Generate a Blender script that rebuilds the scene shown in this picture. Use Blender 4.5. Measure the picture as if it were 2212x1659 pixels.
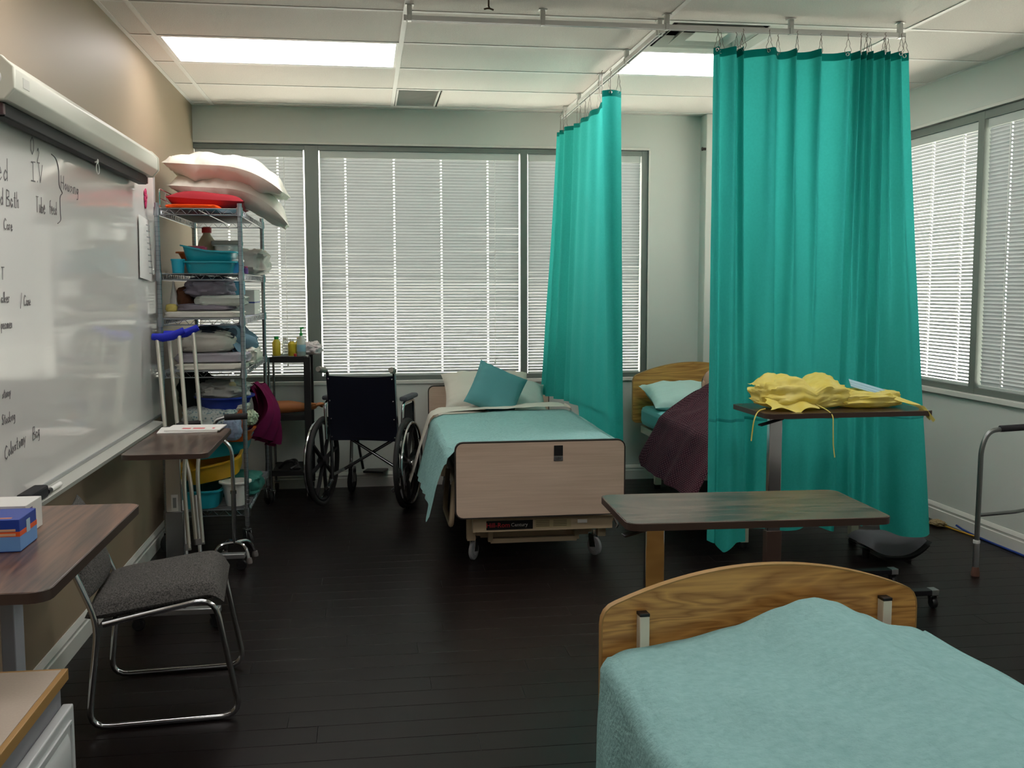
import bpy, bmesh, math, random
from mathutils import Vector, Matrix, noise
from math import pi, sin, cos, radians

for o in list(bpy.data.objects): bpy.data.objects.remove(o)
scene = bpy.context.scene
C = scene.collection
RND = random.Random(7)

# ------------------------------------------------------------------ camera, sky, sun, exposure
XL, XR, YB, YF, HC = -1.16, 3.463, 7.364, -2.0, 2.676
XA, Y1, TX, TY = 0.199, 5.414, 1.2192, 0.6096          # ceiling grid origin and module

def set_camera():
    cam = bpy.data.cameras.new('camera'); ob = bpy.data.objects.new('camera', cam); C.objects.link(ob)
    yaw, pitch, roll = 0.14151, 0.09254, -0.00161
    f = Vector((sin(yaw)*cos(pitch), cos(yaw)*cos(pitch), -sin(pitch)))
    r = Vector((cos(yaw), -sin(yaw), 0)); u = r.cross(f)
    r2 = cos(roll)*r + sin(roll)*u; u2 = -sin(roll)*r + cos(roll)*u
    m = Matrix((( r2.x, u2.x, -f.x, 0), (r2.y, u2.y, -f.y, 0), (r2.z, u2.z, -f.z, 1.4177), (0, 0, 0, 1)))
    ob.matrix_world = m
    cam.sensor_width = 36; cam.lens = 2206.1/2212*36; cam.clip_start = 0.05; cam.clip_end = 300
    scene.camera = ob
set_camera()

w = bpy.data.worlds.new('sky'); scene.world = w; w.use_nodes = True
w.node_tree.nodes['Background'].inputs[0].default_value = (0.86, 0.93, 1.0, 1)
w.node_tree.nodes['Background'].inputs[1].default_value = 0.33
sun = bpy.data.lights.new('sun', 'SUN'); sun.energy = 38.0; sun.angle = radians(1); sun.color = (1, .91, .85)
so = bpy.data.objects.new('sun', sun); C.objects.link(so)
so.rotation_euler = Vector((0.45, 0.55, -1.0)).to_track_quat('-Z', 'Y').to_euler()   # high, from behind the building
PANEL = 3.0
scene.view_settings.view_transform = 'Standard'; scene.view_settings.look = 'None'
scene.view_settings.gamma = 1; scene.view_settings.use_curve_mapping = False
scene.view_settings.exposure = 1.36

# ------------------------------------------------------------------ materials
def hx(s):
    s = s.lstrip('#'); out = []
    for i in (0, 2, 4):
        v = int(s[i:i+2], 16)/255
        out.append(v/12.92 if v <= .04045 else ((v+.055)/1.055)**2.4)
    return (*out, 1)
MATS = {}
def mat(name, col, rough=.6, metal=0, spec=.5, var=None, scale=20, bump=0, bscale=200, emit=0, trans=0, coat=0, stretch=(1, 1, 1), alpha=1, transmit=0):
    if name in MATS: return MATS[name]
    m = bpy.data.materials.new(name); m.use_nodes = True; nt = m.node_tree; N = nt.nodes; L = nt.links
    b = N['Principled BSDF']; c = hx(col) if isinstance(col, str) else col
    b.inputs['Base Color'].default_value = c; b.inputs['Roughness'].default_value = rough
    b.inputs['Metallic'].default_value = metal; b.inputs['Specular IOR Level'].default_value = spec
    b.inputs['Coat Weight'].default_value = coat
    if alpha < 1: b.inputs['Alpha'].default_value = alpha
    if transmit: b.inputs['Transmission Weight'].default_value = transmit
    tc = N.new('ShaderNodeTexCoord'); mp = N.new('ShaderNodeMapping'); mp.inputs['Scale'].default_value = stretch
    L.new(tc.outputs['Object'], mp.inputs['Vector'])
    colsock = None
    if var:
        n = N.new('ShaderNodeTexNoise'); n.inputs['Scale'].default_value = scale; n.inputs['Detail'].default_value = 6
        r = N.new('ShaderNodeValToRGB'); r.color_ramp.elements[0].position = .3; r.color_ramp.elements[1].position = .7
        r.color_ramp.elements[0].color = c; r.color_ramp.elements[1].color = hx(var)
        L.new(mp.outputs[0], n.inputs['Vector']); L.new(n.outputs['Fac'], r.inputs['Fac']); L.new(r.outputs[0], b.inputs['Base Color']); colsock = r.outputs[0]
    if bump:
        n2 = N.new('ShaderNodeTexNoise'); n2.inputs['Scale'].default_value = bscale; n2.inputs['Detail'].default_value = 4
        bp = N.new('ShaderNodeBump'); bp.inputs['Strength'].default_value = bump; bp.inputs['Distance'].default_value = .01
        L.new(mp.outputs[0], n2.inputs['Vector']); L.new(n2.outputs['Fac'], bp.inputs['Height']); L.new(bp.outputs[0], b.inputs['Normal'])
    if emit:
        b.inputs['Emission Color'].default_value = c; b.inputs['Emission Strength'].default_value = emit
    if trans:
        t = N.new('ShaderNodeBsdfTranslucent'); t.inputs[0].default_value = c
        if colsock: L.new(colsock, t.inputs[0])
        mx = N.new('ShaderNodeMixShader'); mx.inputs[0].default_value = trans
        L.new(b.outputs[0], mx.inputs[1]); L.new(t.outputs[0], mx.inputs[2]); L.new(mx.outputs[0], N['Material Output'].inputs[0])
    MATS[name] = m; return m

def wood(name, dark, light, axis='X', scale=3.0, rough=.35, coat=0, rings=6, dist=4):
    """wood grain running along the given object axis"""
    m = bpy.data.materials.new(name); m.use_nodes = True; nt = m.node_tree; N = nt.nodes; L = nt.links
    b = N['Principled BSDF']; b.inputs['Roughness'].default_value = rough; b.inputs['Coat Weight'].default_value = coat
    tc = N.new('ShaderNodeTexCoord'); mp = N.new('ShaderNodeMapping')
    s = {'X': (.13, 1, 1), 'Y': (1, .13, 1), 'Z': (1, 1, .13)}[axis]; mp.inputs['Scale'].default_value = [q*scale for q in s]
    L.new(tc.outputs['Object'], mp.inputs['Vector'])
    n1 = N.new('ShaderNodeTexNoise'); n1.inputs['Scale'].default_value = 1.6; n1.inputs['Detail'].default_value = 3; n1.inputs['Distortion'].default_value = .6
    L.new(mp.outputs[0], n1.inputs['Vector'])
    mu = N.new('ShaderNodeMath'); mu.operation = 'MULTIPLY'; mu.inputs[1].default_value = rings*2; L.new(n1.outputs['Fac'], mu.inputs[0])
    fr = N.new('ShaderNodeMath'); fr.operation = 'PINGPONG'; fr.inputs[1].default_value = 1; L.new(mu.outputs[0], fr.inputs[0])
    n2 = N.new('ShaderNodeTexNoise'); n2.inputs['Scale'].default_value = 60; n2.inputs['Detail'].default_value = 5
    mp2 = N.new('ShaderNodeMapping'); mp2.inputs['Scale'].default_value = [.06 if q < 1 else 1.6 for q in s]; L.new(tc.outputs['Object'], mp2.inputs['Vector']); L.new(mp2.outputs[0], n2.inputs['Vector'])
    mx = N.new('ShaderNodeMath'); mx.operation = 'MULTIPLY_ADD'; mx.inputs[1].default_value = .38
    L.new(fr.outputs[0], mx.inputs[0])
    m3 = N.new('ShaderNodeMath'); m3.operation = 'MULTIPLY'; m3.inputs[1].default_value = .8; L.new(n2.outputs['Fac'], m3.inputs[0]); L.new(m3.outputs[0], mx.inputs[2])
    r = N.new('ShaderNodeValToRGB'); r.color_ramp.elements[0].color = hx(dark); r.color_ramp.elements[1].color = hx(light)
    r.color_ramp.elements[0].position = .28; r.color_ramp.elements[1].position = .78
    L.new(mx.outputs[0], r.inputs[0]); L.new(r.outputs[0], b.inputs['Base Color'])
    MATS[name] = m; return m

chrome = mat('chrome', '#d5d6d8', .12, 1)
dchrome = mat('worn_chrome', '#9a9c9f', .25, 1)
zinc = mat('zinc_wire', '#9fa4aa', .28, 1)
alu = mat('aluminium', '#c9cbcc', .35, 1)
black = mat('black_plastic', '#121214', .45)
rubber = mat('black_rubber', '#0f0f10', .7)
greyrub = mat('grey_rubber', '#6e6a66', .8)
white = mat('white_paint', '#e9e9e4', .45)
plastic_w = mat('white_plastic', '#e4e4de', .4)
cream = mat('cream_enamel', '#d9d3bf', .4)
beige_en = mat('beige_enamel', '#b3a184', .45)
wall_white = mat('wall_white', '#c9ccc6', .75, bump=.05, bscale=300)
wall_tan = mat('wall_tan', '#a08e76', .5, bump=.05, bscale=260)
tile_m = mat('ceiling_tile', '#ebe4dd', .9, var='#e0d9d2', scale=160, bump=.35, bscale=260)
tbar_m = mat('ceiling_tee', '#e9e6e1', .5)
trim_m = mat('trim_white', '#d3d2cb', .45)
frame_m = mat('window_frame', '#747c77', .45, metal=.3)
slat_m = mat('slat_vinyl', '#b9bcbe', .5, trans=.05)
cord_m = mat('cord_white', '#e4e4e0', .6)
teal_c = mat('teal_curtain', '#41c2bb', .8, spec=.2, var='#3cbcb4', scale=90, trans=.55, bump=.05, bscale=500)
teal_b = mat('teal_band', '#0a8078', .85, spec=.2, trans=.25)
teal_bl = mat('teal_blanket', '#98c3c1', .95, spec=.1, var='#8bb8b6', scale=45, bump=.6, bscale=70)
teal_cu = mat('teal_cushion', '#5f9a9e', .9, spec=.15, bump=.15, bscale=260)
aqua_sh = mat('aqua_sheet', '#7fc7c9', .85, spec=.1, bump=.1, bscale=40)
linen = mat('white_linen', '#dcd9cd', .9, spec=.1, bump=.12, bscale=60)
cream_bl = mat('cream_blanket', '#d6d3bf', .95, spec=.1, bump=.3, bscale=120)
grey_cl = mat('grey_linen', '#aaa6ae', .9, spec=.1, bump=.12, bscale=60)
lav_cl = mat('lavender_linen', '#8d8792', .9, spec=.1, bump=.12, bscale=60)
bluegrey_cl = mat('bluegrey_cloth', '#6f8a9c', .9, spec=.1, bump=.12, bscale=60)
darkgrey_cl = mat('darkgreen_cloth', '#2c3533', .9, spec=.1)
maroon_cl = mat('maroon_cloth', '#6d1b44', .9, spec=.1)
maroon_cu = mat('maroon_cushion', '#8e2a31', .85, spec=.1, bump=.1, bscale=200)
orange_cl = mat('orange_cloth', '#ff5a1e', .8, spec=.1)
brown_cl = mat('brown_cloth', '#6b4a38', .9, spec=.1)
teal_pl = mat('teal_plastic', '#1d98a8', .35)
cyan_pl = mat('cyan_plastic', '#23a9c4', .35)
blue_pl = mat('navy_plastic', '#17318f', .35)
royal_pl = mat('royal_blue_foam', '#0f22b8', .6)
orange_pl = mat('orange_plastic', '#b85a1c', .35)
yellow_pl = mat('yellow_plastic', '#d9a92c', .35)
green_pl = mat('green_plastic', '#24a04a', .35)
red_pl = mat('red_plastic', '#c42626', .35)
pink_pl = mat('pink_plastic', '#c2587e', .4)
clear_pl = mat('clear_plastic', '#dfe9e6', .12, alpha=.45)
bag_pl = mat('plastic_bag', '#e8e8e6', .25, alpha=.6)
cap_blue = mat('blue_liquid', '#2a93cf', .3)
skin = mat('manikin_skin', '#b5713f', .55, bump=.05, bscale=80)
skin2 = mat('face_skin', '#c99b86', .55)
tweed = mat('grey_tweed', '#2b2b2b', .95, spec=.1, var='#6b6965', scale=230, bump=.3, bscale=500)
navy = mat('navy_vinyl', '#0a0d1c', .55, spec=.25)
paper = mat('paper', '#e6e4df', .7)
redprint = mat('red_print', '#d0323a', .7)
greyprint = mat('grey_print', '#8c8f8c', .7)
ink = mat('marker_ink', '#6a6466', .6)
board_m = mat('whiteboard', '#e6e3de', .08, spec=.7)
housing = mat('screen_housing', '#d2d2c4', .4)
darkbar = mat('dark_bar', '#0b0a0a', .6, spec=.3)
yellow_g = mat('yellow_gown', '#fae873', .9, spec=.1, var='#fcf09a', scale=14, trans=.22)
mask_m = mat('mask_blue', '#b5d6e2', .85, spec=.1)
emit_m = mat('light_diffuser', (1, .95, .93, 1), .5, emit=PANEL)
oak = wood('oak_laminate', '#96642f', '#d6a25a', 'X', 5, .35, rings=11)
beige_w = wood('beige_laminate', '#bfa893', '#d3bda8', 'X', 3, .4, rings=2)
walnut = wood('walnut_laminate', '#221a17', '#6b5649', 'X', 4, .26, rings=8)
walnut_r = wood('red_walnut_laminate', '#33211a', '#7a5642', 'X', 4, .3, rings=8)
edge_w = mat('walnut_edge', '#3d2d25', .45)
dark_edge = mat('dark_edge_trim', '#2e2823', .5)
oak_edge = mat('oak_edge', '#a8824a', .5)
cab_top = mat('cabinet_top', '#b9ac9c', .5, var='#b3a595', scale=200)
cab_body = mat('cabinet_body', '#85858a', .5)
drawer_m = mat('drawer_white', '#c9cccb', .4)
cyl_blue = mat('glove_blue', '#2b62bd', .5)
cyl_dblue = mat('glove_dark_blue', '#1b3f9e', .5)
cyl_lblue = mat('glove_light_blue', '#6ea0dc', .5)
orange_pr = mat('glove_orange', '#e35a22', .5)
mat('pale_print_o', '#dcae8c', .6)
purple_pr = mat('box_purple', '#5b2f83', .5)
pattern = None

def plank_material():
    m = bpy.data.materials.new('dark_laminate'); m.use_nodes = True; nt = m.node_tree; N = nt.nodes; L = nt.links
    b = N['Principled BSDF']; b.inputs['Roughness'].default_value = .34; b.inputs['Specular IOR Level'].default_value = .18
    tc = N.new('ShaderNodeTexCoord'); mp = N.new('ShaderNodeMapping'); mp.inputs['Scale'].default_value = (2, 30, 1)
    oi = N.new('ShaderNodeObjectInfo'); L.new(tc.outputs['Object'], mp.inputs[0])
    sc = N.new('ShaderNodeVectorMath'); sc.operation = 'ADD'; L.new(mp.outputs[0], sc.inputs[0])
    cx = N.new('ShaderNodeCombineXYZ'); mm = N.new('ShaderNodeMath'); mm.operation = 'MULTIPLY'; mm.inputs[1].default_value = 50
    L.new(oi.outputs['Random'], mm.inputs[0]); L.new(mm.outputs[0], cx.inputs[0]); L.new(cx.outputs[0], sc.inputs[1])
    n = N.new('ShaderNodeTexNoise'); n.inputs['Scale'].default_value = 2.2; n.inputs['Detail'].default_value = 5; L.new(sc.outputs[0], n.inputs['Vector'])
    ad = N.new('ShaderNodeMath'); ad.operation = 'MULTIPLY_ADD'; ad.inputs[1].default_value = .14; L.new(oi.outputs['Random'], ad.inputs[0]); L.new(n.outputs['Fac'], ad.inputs[2])
    r = N.new('ShaderNodeValToRGB'); r.color_ramp.elements[0].color = hx('#0a0606'); r.color_ramp.elements[1].color = hx('#160d0c')
    r.color_ramp.elements[0].position = .3; r.color_ramp.elements[1].position = 1.0
    L.new(ad.outputs[0], r.inputs[0]); L.new(r.outputs[0], b.inputs['Base Color'])
    return m
plank_m = plank_material()

def weave_material():
    """dark maroon coverlet with rows of small pale dashes"""
    m = bpy.data.materials.new('maroon_weave'); m.use_nodes = True; nt = m.node_tree; N = nt.nodes; L = nt.links
    b = N['Principled BSDF']; b.inputs['Roughness'].default_value = .95; b.inputs['Specular IOR Level'].default_value = .1
    tc = N.new('ShaderNodeTexCoord'); br = N.new('ShaderNodeTexBrick')
    br.inputs['Scale'].default_value = 26; br.inputs['Mortar Size'].default_value = .022; br.inputs['Brick Width'].default_value = .55; br.inputs['Row Height'].default_value = .4
    br.inputs['Color1'].default_value = hx('#3d1a26'); br.inputs['Color2'].default_value = hx('#2c1420'); br.inputs['Mortar'].default_value = hx('#8f6a72')
    L.new(tc.outputs['UV'], br.inputs['Vector']); L.new(br.outputs[0], b.inputs['Base Color'])
    return m
weave_m = weave_material()
def dots_material():
    m = bpy.data.materials.new('patterned_gown'); m.use_nodes = True; nt = m.node_tree; N = nt.nodes; L = nt.links
    b = N['Principled BSDF']; b.inputs['Roughness'].default_value = .95
    tc = N.new('ShaderNodeTexCoord'); v = N.new('ShaderNodeTexVoronoi'); v.inputs['Scale'].default_value = 60
    r = N.new('ShaderNodeValToRGB'); r.color_ramp.elements[0].color = hx('#6f8d98'); r.color_ramp.elements[1].color = hx('#c3ccc6'); r.color_ramp.elements[0].position = .25; r.color_ramp.elements[1].position = .4
    L.new(tc.outputs['Object'], v.inputs['Vector']); L.new(v.outputs['Distance'], r.inputs[0]); L.new(r.outputs[0], b.inputs['Base Color'])
    return m
pattern = dots_material()
def glass_material():
    m = bpy.data.materials.new('window_glass'); m.use_nodes = True; nt = m.node_tree; N = nt.nodes; L = nt.links
    t = N.new('ShaderNodeBsdfTransparent'); t.inputs[0].default_value = (.9, .94, .93, 1); g = N.new('ShaderNodeBsdfGlossy'); g.inputs['Roughness'].default_value = .02
    mx = N.new('ShaderNodeMixShader'); mx.inputs[0].default_value = .04
    L.new(t.outputs[0], mx.inputs[1]); L.new(g.outputs[0], mx.inputs[2]); L.new(mx.outputs[0], N['Material Output'].inputs[0])
    return m
glass_m = glass_material()

# ------------------------------------------------------------------ mesh helpers
class M:
    def __init__(s): s.v = []; s.f = []; s.uv = None
    def add(s, vs, fs):
        n = len(s.v); s.v += [Vector(q) for q in vs]; s.f += [tuple(i+n for i in q) for q in fs]; return s
    def join(s, o, mtx=None):
        return s.add([(mtx @ q) if mtx else q for q in o.v], o.f)
    def xf(s, mtx): s.v = [mtx @ q for q in s.v]; return s
    def box(s, lo, hi):
        (a, b, c), (d, e, f) = lo, hi
        return s.add([(a,b,c),(d,b,c),(d,e,c),(a,e,c),(a,b,f),(d,b,f),(d,e,f),(a,e,f)], [(0,3,2,1),(4,5,6,7),(0,1,5,4),(1,2,6,5),(2,3,7,6),(3,0,4,7)])
    def cbox(s, c, size, rot=None):
        t = M().box([-q/2 for q in size], [q/2 for q in size]); m = Matrix.Translation(c)
        if rot is not None: m = m @ rot.to_4x4()
        return s.join(t, m)
    def bar(s, p0, p1, wx, wz, up=(0,0,1)):
        p0, p1 = Vector(p0), Vector(p1); d = (p1-p0); L = d.length; d.normalize(); up = Vector(up)
        if abs(d.dot(up)) > .98: up = Vector((0,1,0))
        x = d.cross(up).normalized(); z = x.cross(d)
        m = Matrix(((x.x,d.x,z.x,p0.x),(x.y,d.y,z.y,p0.y),(x.z,d.z,z.z,p0.z),(0,0,0,1)))
        return s.join(M().box((-wx/2,0,-wz/2),(wx/2,L,wz/2)), m)
    def tube(s, pts, r, n=8, closed=False, cap=True):
        pts = [Vector(q) for q in pts]; k = len(pts); rs = r if isinstance(r, (list, tuple)) else [r]*k
        T = []
        for i in range(k):
            a = pts[(i-1) % k] if (closed or i > 0) else pts[i]; b = pts[(i+1) % k] if (closed or i < k-1) else pts[i]
            T.append((b-a).normalized())
        ref = Vector((0,0,1)) if abs(T[0].z) < .9 else Vector((1,0,0))
        nrm = (ref - T[0]*ref.dot(T[0])).normalized(); vs = []
        for i in range(k):
            nrm = (nrm - T[i]*nrm.dot(T[i]))
            nrm = nrm.normalized() if nrm.length > 1e-6 else T[i].orthogonal().normalized()
            bi = T[i].cross(nrm)
            for j in range(n):
                a = 2*pi*j/n; vs.append(pts[i] + (nrm*cos(a)+bi*sin(a))*rs[i])
        fs = []
        for i in range(k if closed else k-1):
            i2 = (i+1) % k
            for j in range(n):
                j2 = (j+1) % n; fs.append((i*n+j, i*n+j2, i2*n+j2, i2*n+j))
        if cap and not closed: fs += [tuple(range(n))[::-1], tuple((k-1)*n+j for j in range(n))]
        return s.add(vs, fs)
    def cyl(s, p0, p1, r, n=12, r1=None): return s.tube([p0, p1], [r, r if r1 is None else r1], n)
    def lathe(s, prof, n=20, c=(0,0,0), mtx=None):
        vs = []; fs = []; k = len(prof)
        for r, z in prof:
            for j in range(n):
                a = 2*pi*j/n; q = Vector((r*cos(a), r*sin(a), z))
                vs.append((mtx @ q if mtx else q) + Vector(c))
        for i in range(k-1):
            for j in range(n):
                j2 = (j+1) % n; fs.append((i*n+j, i*n+j2, (i+1)*n+j2, (i+1)*n+j))
        if prof[0][0] > 1e-5: fs.append(tuple(range(n))[::-1])
        if prof[-1][0] > 1e-5: fs.append(tuple((k-1)*n+j for j in range(n)))
        return s.add(vs, fs)
    def prism(s, poly, t0, t1, fn):
        n = len(poly); vs = [fn(a, b, t0) for a, b in poly] + [fn(a, b, t1) for a, b in poly]
        fs = [tuple(range(n))[::-1], tuple(range(n, 2*n))] + [(i, (i+1) % n, n+(i+1) % n, n+i) for i in range(n)]
        return s.add(vs, fs)
    def grid(s, fn, nu, nv, cu=False, uv=None):
        vs = [fn(i/nu, j/nv) for j in range(nv+1) for i in range(nu if cu else nu+1)]; k = nu if cu else nu+1; fs = []
        for j in range(nv):
            for i in range(nu):
                i2 = (i+1) % k if cu else i+1; fs.append((j*k+i, j*k+i2, (j+1)*k+i2, (j+1)*k+i))
        if uv: s.uv = [uv(i/nu, j/nv) for j in range(nv+1) for i in range(k)]
        return s.add(vs, fs)
    def torus(s, c, R, r, axis='X', n=32, m=8, mtx=None):
        pts = []
        for i in range(n):
            a = 2*pi*i/n; q = {'X': (0, R*cos(a), R*sin(a)), 'Y': (R*cos(a), 0, R*sin(a)), 'Z': (R*cos(a), R*sin(a), 0)}[axis]
            q = Vector(q); pts.append((mtx @ q if mtx else q) + Vector(c))
        return s.tube(pts, r, m, closed=True)
    def sphere(s, c, r, nu=16, nv=10):
        r = r if isinstance(r, (tuple, list)) else (r, r, r)
        return s.grid(lambda u, v: (c[0]+r[0]*sin(pi*v)*cos(2*pi*u), c[1]+r[1]*sin(pi*v)*sin(2*pi*u), c[2]-r[2]*cos(pi*v)), nu, nv, True)

def fillet(pts, r, n=5, closed=False):
    pts = [Vector(q) for q in pts]; out = []; k = len(pts)
    for i in range(k):
        if not closed and i in (0, k-1): out.append(pts[i]); continue
        a, b, c = pts[i-1], pts[i], pts[(i+1) % k]; d1 = (a-b); d2 = (c-b)
        rr = min(r, d1.length*.49, d2.length*.49); p = b+d1.normalized()*rr; q = b+d2.normalized()*rr
        for j in range(n+1):
            t = j/n; out.append(p*(1-t)**2 + b*2*t*(1-t) + q*t*t)
    return out
def rrect(x0, y0, x1, y1, r, n=4):
    out = []
    for cx, cy, a0 in ((x1-r, y0+r, -pi/2), (x1-r, y1-r, 0), (x0+r, y1-r, pi/2), (x0+r, y0+r, pi)):
        for j in range(n+1):
            a = a0+pi/2*j/n; out.append((cx+r*cos(a), cy+r*sin(a)))
    return out

def mesh(name, m, material, bevel=0, angle=38):
    me = bpy.data.meshes.new(name); me.from_pydata([tuple(q) for q in m.v], [], m.f)
    if m.uv:
        uvl = me.uv_layers.new(name='UVMap')
        for lp in me.loops: uvl.data[lp.index].uv = m.uv[lp.vertex_index]
    bm = bmesh.new(); bm.from_mesh(me)
    if not m.uv: bmesh.ops.recalc_face_normals(bm, faces=bm.faces)
    if bevel:
        es = [e for e in bm.edges if len(e.link_faces) == 2 and e.calc_face_angle(0) > .6]
        bmesh.ops.bevel(bm, geom=es, offset=bevel, segments=2, affect='EDGES', profile=.5, clamp_overlap=True)
    bm.to_mesh(me); bm.free()
    if bevel: angle = min(angle, 20)
    me.shade_smooth(); me.set_sharp_from_angle(angle=radians(angle))
    if material: me.materials.append(material)
    return me
def put(name, me, parent=None, loc=(0,0,0), rot=None, scale=None):
    o = bpy.data.objects.new(name, me); C.objects.link(o); o.location = loc
    if rot: o.rotation_euler = rot
    if scale: o.scale = scale
    if parent: o.parent = parent
    return o
def tag(o, label, cat, group=None):
    o['label'] = label; o['category'] = cat
    if group: o['group'] = group
    return o
def thing(name, label, cat, loc=(0,0,0), rz=0, group=None):
    o = bpy.data.objects.new(name, None); C.objects.link(o); o.empty_display_size = .1
    o.location = loc; o.rotation_euler = (0, 0, rz); return tag(o, label, cat, group)
def part(name, m, material, parent, bevel=0, world=False, angle=38):
    """a mesh under its thing; world=True when m holds room coordinates (thing unrotated)"""
    if world: m.xf(Matrix.Translation(-parent.location if parent.parent is None else -(parent.parent.location+parent.location)))
    return put(name, mesh(name, m, material, bevel, angle), parent)
def solo(name, m, material, label, cat, group=None, bevel=0, angle=38):
    """a one-mesh thing in room coordinates; its origin goes to the middle of its base"""
    xs = [q.x for q in m.v]; ys = [q.y for q in m.v]; zs = [q.z for q in m.v]
    b = Vector(((min(xs)+max(xs))/2, (min(ys)+max(ys))/2, min(zs)))
    m.xf(Matrix.Translation(-b)); o = put(name, mesh(name, m, material, bevel, angle), None, b)
    return tag(o, label, cat, group)
def struct(name, m, material, bevel=0, loc=(0,0,0)):
    o = put(name, mesh(name, m, material, bevel), None, loc); o['kind'] = 'structure'; return o
def nz(x, y=0, z=0): return noise.noise(Vector((x, y, z)))
def text(name, body, size, material, parent, mtx, extrude=.0004):
    cu = bpy.data.curves.new('t', 'FONT'); cu.body = body; cu.size = size; cu.extrude = extrude; cu.align_x = 'CENTER'; cu.align_y = 'CENTER'; cu.resolution_u = 2
    ob = bpy.data.objects.new('t', cu); C.objects.link(ob); dg = bpy.context.evaluated_depsgraph_get()
    me = bpy.data.meshes.new_from_object(ob.evaluated_get(dg)); bpy.data.objects.remove(ob); bpy.data.curves.remove(cu)
    me.name = name; me.materials.clear(); me.materials.append(material)
    o = put(name, me, parent); o.matrix_local = mtx; return o
def facing(origin, right, up):
    r, u = Vector(right).normalized(), Vector(up).normalized(); n = r.cross(u)
    return Matrix(((r.x,u.x,n.x,origin[0]),(r.y,u.y,n.y,origin[1]),(r.z,u.z,n.z,origin[2]),(0,0,0,1)))

def pillow_m(wx, wy, t, seed=0, wr=.012, n=34, droop=0):
    """soft pillow lying in the xy plane, centred; droop bends its +x end down"""
    m = M()
    def surf(sgn):
        def fn(u, v):
            a, b = 2*u-1, 2*v-1
            e = max(0, (1-abs(a)**3.6))**.62*max(0, (1-abs(b)**3.6))**.62
            pin = 1-.06*(1-b*b)*abs(a)**5; pin2 = 1-.08*(1-a*a)*abs(b)**5
            x, y = a*wx/2*pin, b*wy/2*pin2
            k = min(1, e*2.5)
            z = sgn*t/2*e*(1+.18*nz(x*4+seed, y*4, sgn)) + wr*k*nz(x*8+seed, y*8, sgn*3+seed)
            z += wr*.9*nz(x*3+seed, y*26, seed)*abs(a)**2*min(1, e*5) + wr*.9*nz(x*26, y*3+seed, seed+4)*abs(b)**2*min(1, e*5)
            if droop: z -= droop*max(0, x+.05)**2; x -= droop*.35*max(0, x)**2
            return (x, y, z)
        return fn
    m.grid(surf(1), n, n); m.grid(surf(-1), n, n); return m
def lump_m(c, size, seed=0, wr=.15, e=.45, layers=0, n=60):
    """crumpled or folded heap of cloth with base at c.z"""
    sx, sy, sz = [q/2 for q in size]
    def sg(q, k): return math.copysign(abs(q)**k, q)
    def fn(u, v):
        th = 2*pi*u; ph = pi*(v-.5)
        x = sg(cos(ph), e)*sg(cos(th), e); y = sg(cos(ph), e)*sg(sin(th), e); z = sg(sin(ph), e)
        d = 1 + wr*nz(x*2.2+seed, y*2.2, z*2.2) + wr*.6*nz(x*5+seed*3, y*5, z*7) + wr*.45*abs(nz(x*9+seed, y*9, z*12))
        if layers: d += .035*abs(sin(layers*pi*(z+1)/2+nz(x*2, y*2, seed)))-.02
        zz = z*sz*(1+wr*.8*nz(x*2+seed, y*2, 9)+wr*.9*nz(x*4.5, y*4.5+seed, 4)+wr*.7*abs(nz(x*9, y*9+seed, 8))) if z > 0 else z*sz
        return (c[0]+x*sx*d, c[1]+y*sy*d, c[2]+sz+zz)
    return M().grid(fn, n, n//2, True)
def tub_m(c, bx, by, tx, ty, h, th=.006, round_=False, rim=.012, n=24):
    """open tub: outer wall, rim, inner wall, floor; rounded-rectangle or round plan"""
    m = M(); k = n
    def ring(wx, wy, z):
        out = []
        for j in range(k):
            a = 2*pi*j/k; ex = 1 if round_ else .45
            ca, sa = cos(a), sin(a); out.append((c[0]+wx/2*math.copysign(abs(ca)**ex, ca), c[1]+wy/2*math.copysign(abs(sa)**ex, sa), c[2]+z))
        return out
    rings = [ring(bx*.6, by*.6, 0), ring(bx, by, 0), ring(bx+(tx-bx)*.9, by+(ty-by)*.9, h-.008), ring(tx+2*rim, ty+2*rim, h-.008), ring(tx+2*rim, ty+2*rim, h), ring(tx-2*th, ty-2*th, h), ring(bx-2*th, by-2*th, th)]
    vs = [q for r in rings for q in r]; fs = []
    for i in range(len(rings)-1):
        for j in range(k): fs.append((i*k+j, i*k+(j+1) % k, (i+1)*k+(j+1) % k, (i+1)*k+j))
    fs += [tuple(range(k))[::-1], tuple((len(rings)-1)*k+j for j in range(k))]
    return m.add(vs, fs)

# ------------------------------------------------------------------ the room shell
def floor_():
    m = M().box((XL-.1, YF, -.1), (XR+.1, YB+.15, -.009)); m.box((XL-.1, YF, -.009), (XR+.1, 1.395, 0))
    f = struct('floor', m, mat('subfloor', '#140c0b', .6))
    W, Lp = .125, 1.21
    me = mesh('plank', M().box((0, 0, 0), (Lp-.0012, W-.0014, .009)), plank_m, .0009)
    y = 1.395; i = 0
    while y < YB-.01:
        w_ = min(W, YB-y); x = XL-RND.uniform(.1, 1.1)
        while x < XR:
            x0, x1 = max(x, XL), min(x+Lp, XR)
            if x1-x0 > .03: put('plank', me, f, (x0, y, -.009), None, ((x1-x0)/Lp, w_/W, 1))
            x += Lp
        y += W
floor_()
HT = HC+.13
struct('wall_left', M().box((XL-.1, YF, -.05), (XL, YB+.15, HT)), wall_tan)
WX1, WZ0, WZ1 = 2.06, .756, 2.425
wb = M().box((XL, YB, -.05), (XR+.1, YB+.15, WZ0)); wb.box((XL, YB, WZ1), (XR+.1, YB+.15, HT)); wb.box((WX1, YB, WZ0), (XR+.1, YB+.15, WZ1))
struct('wall_back', wb, wall_white)
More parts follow.
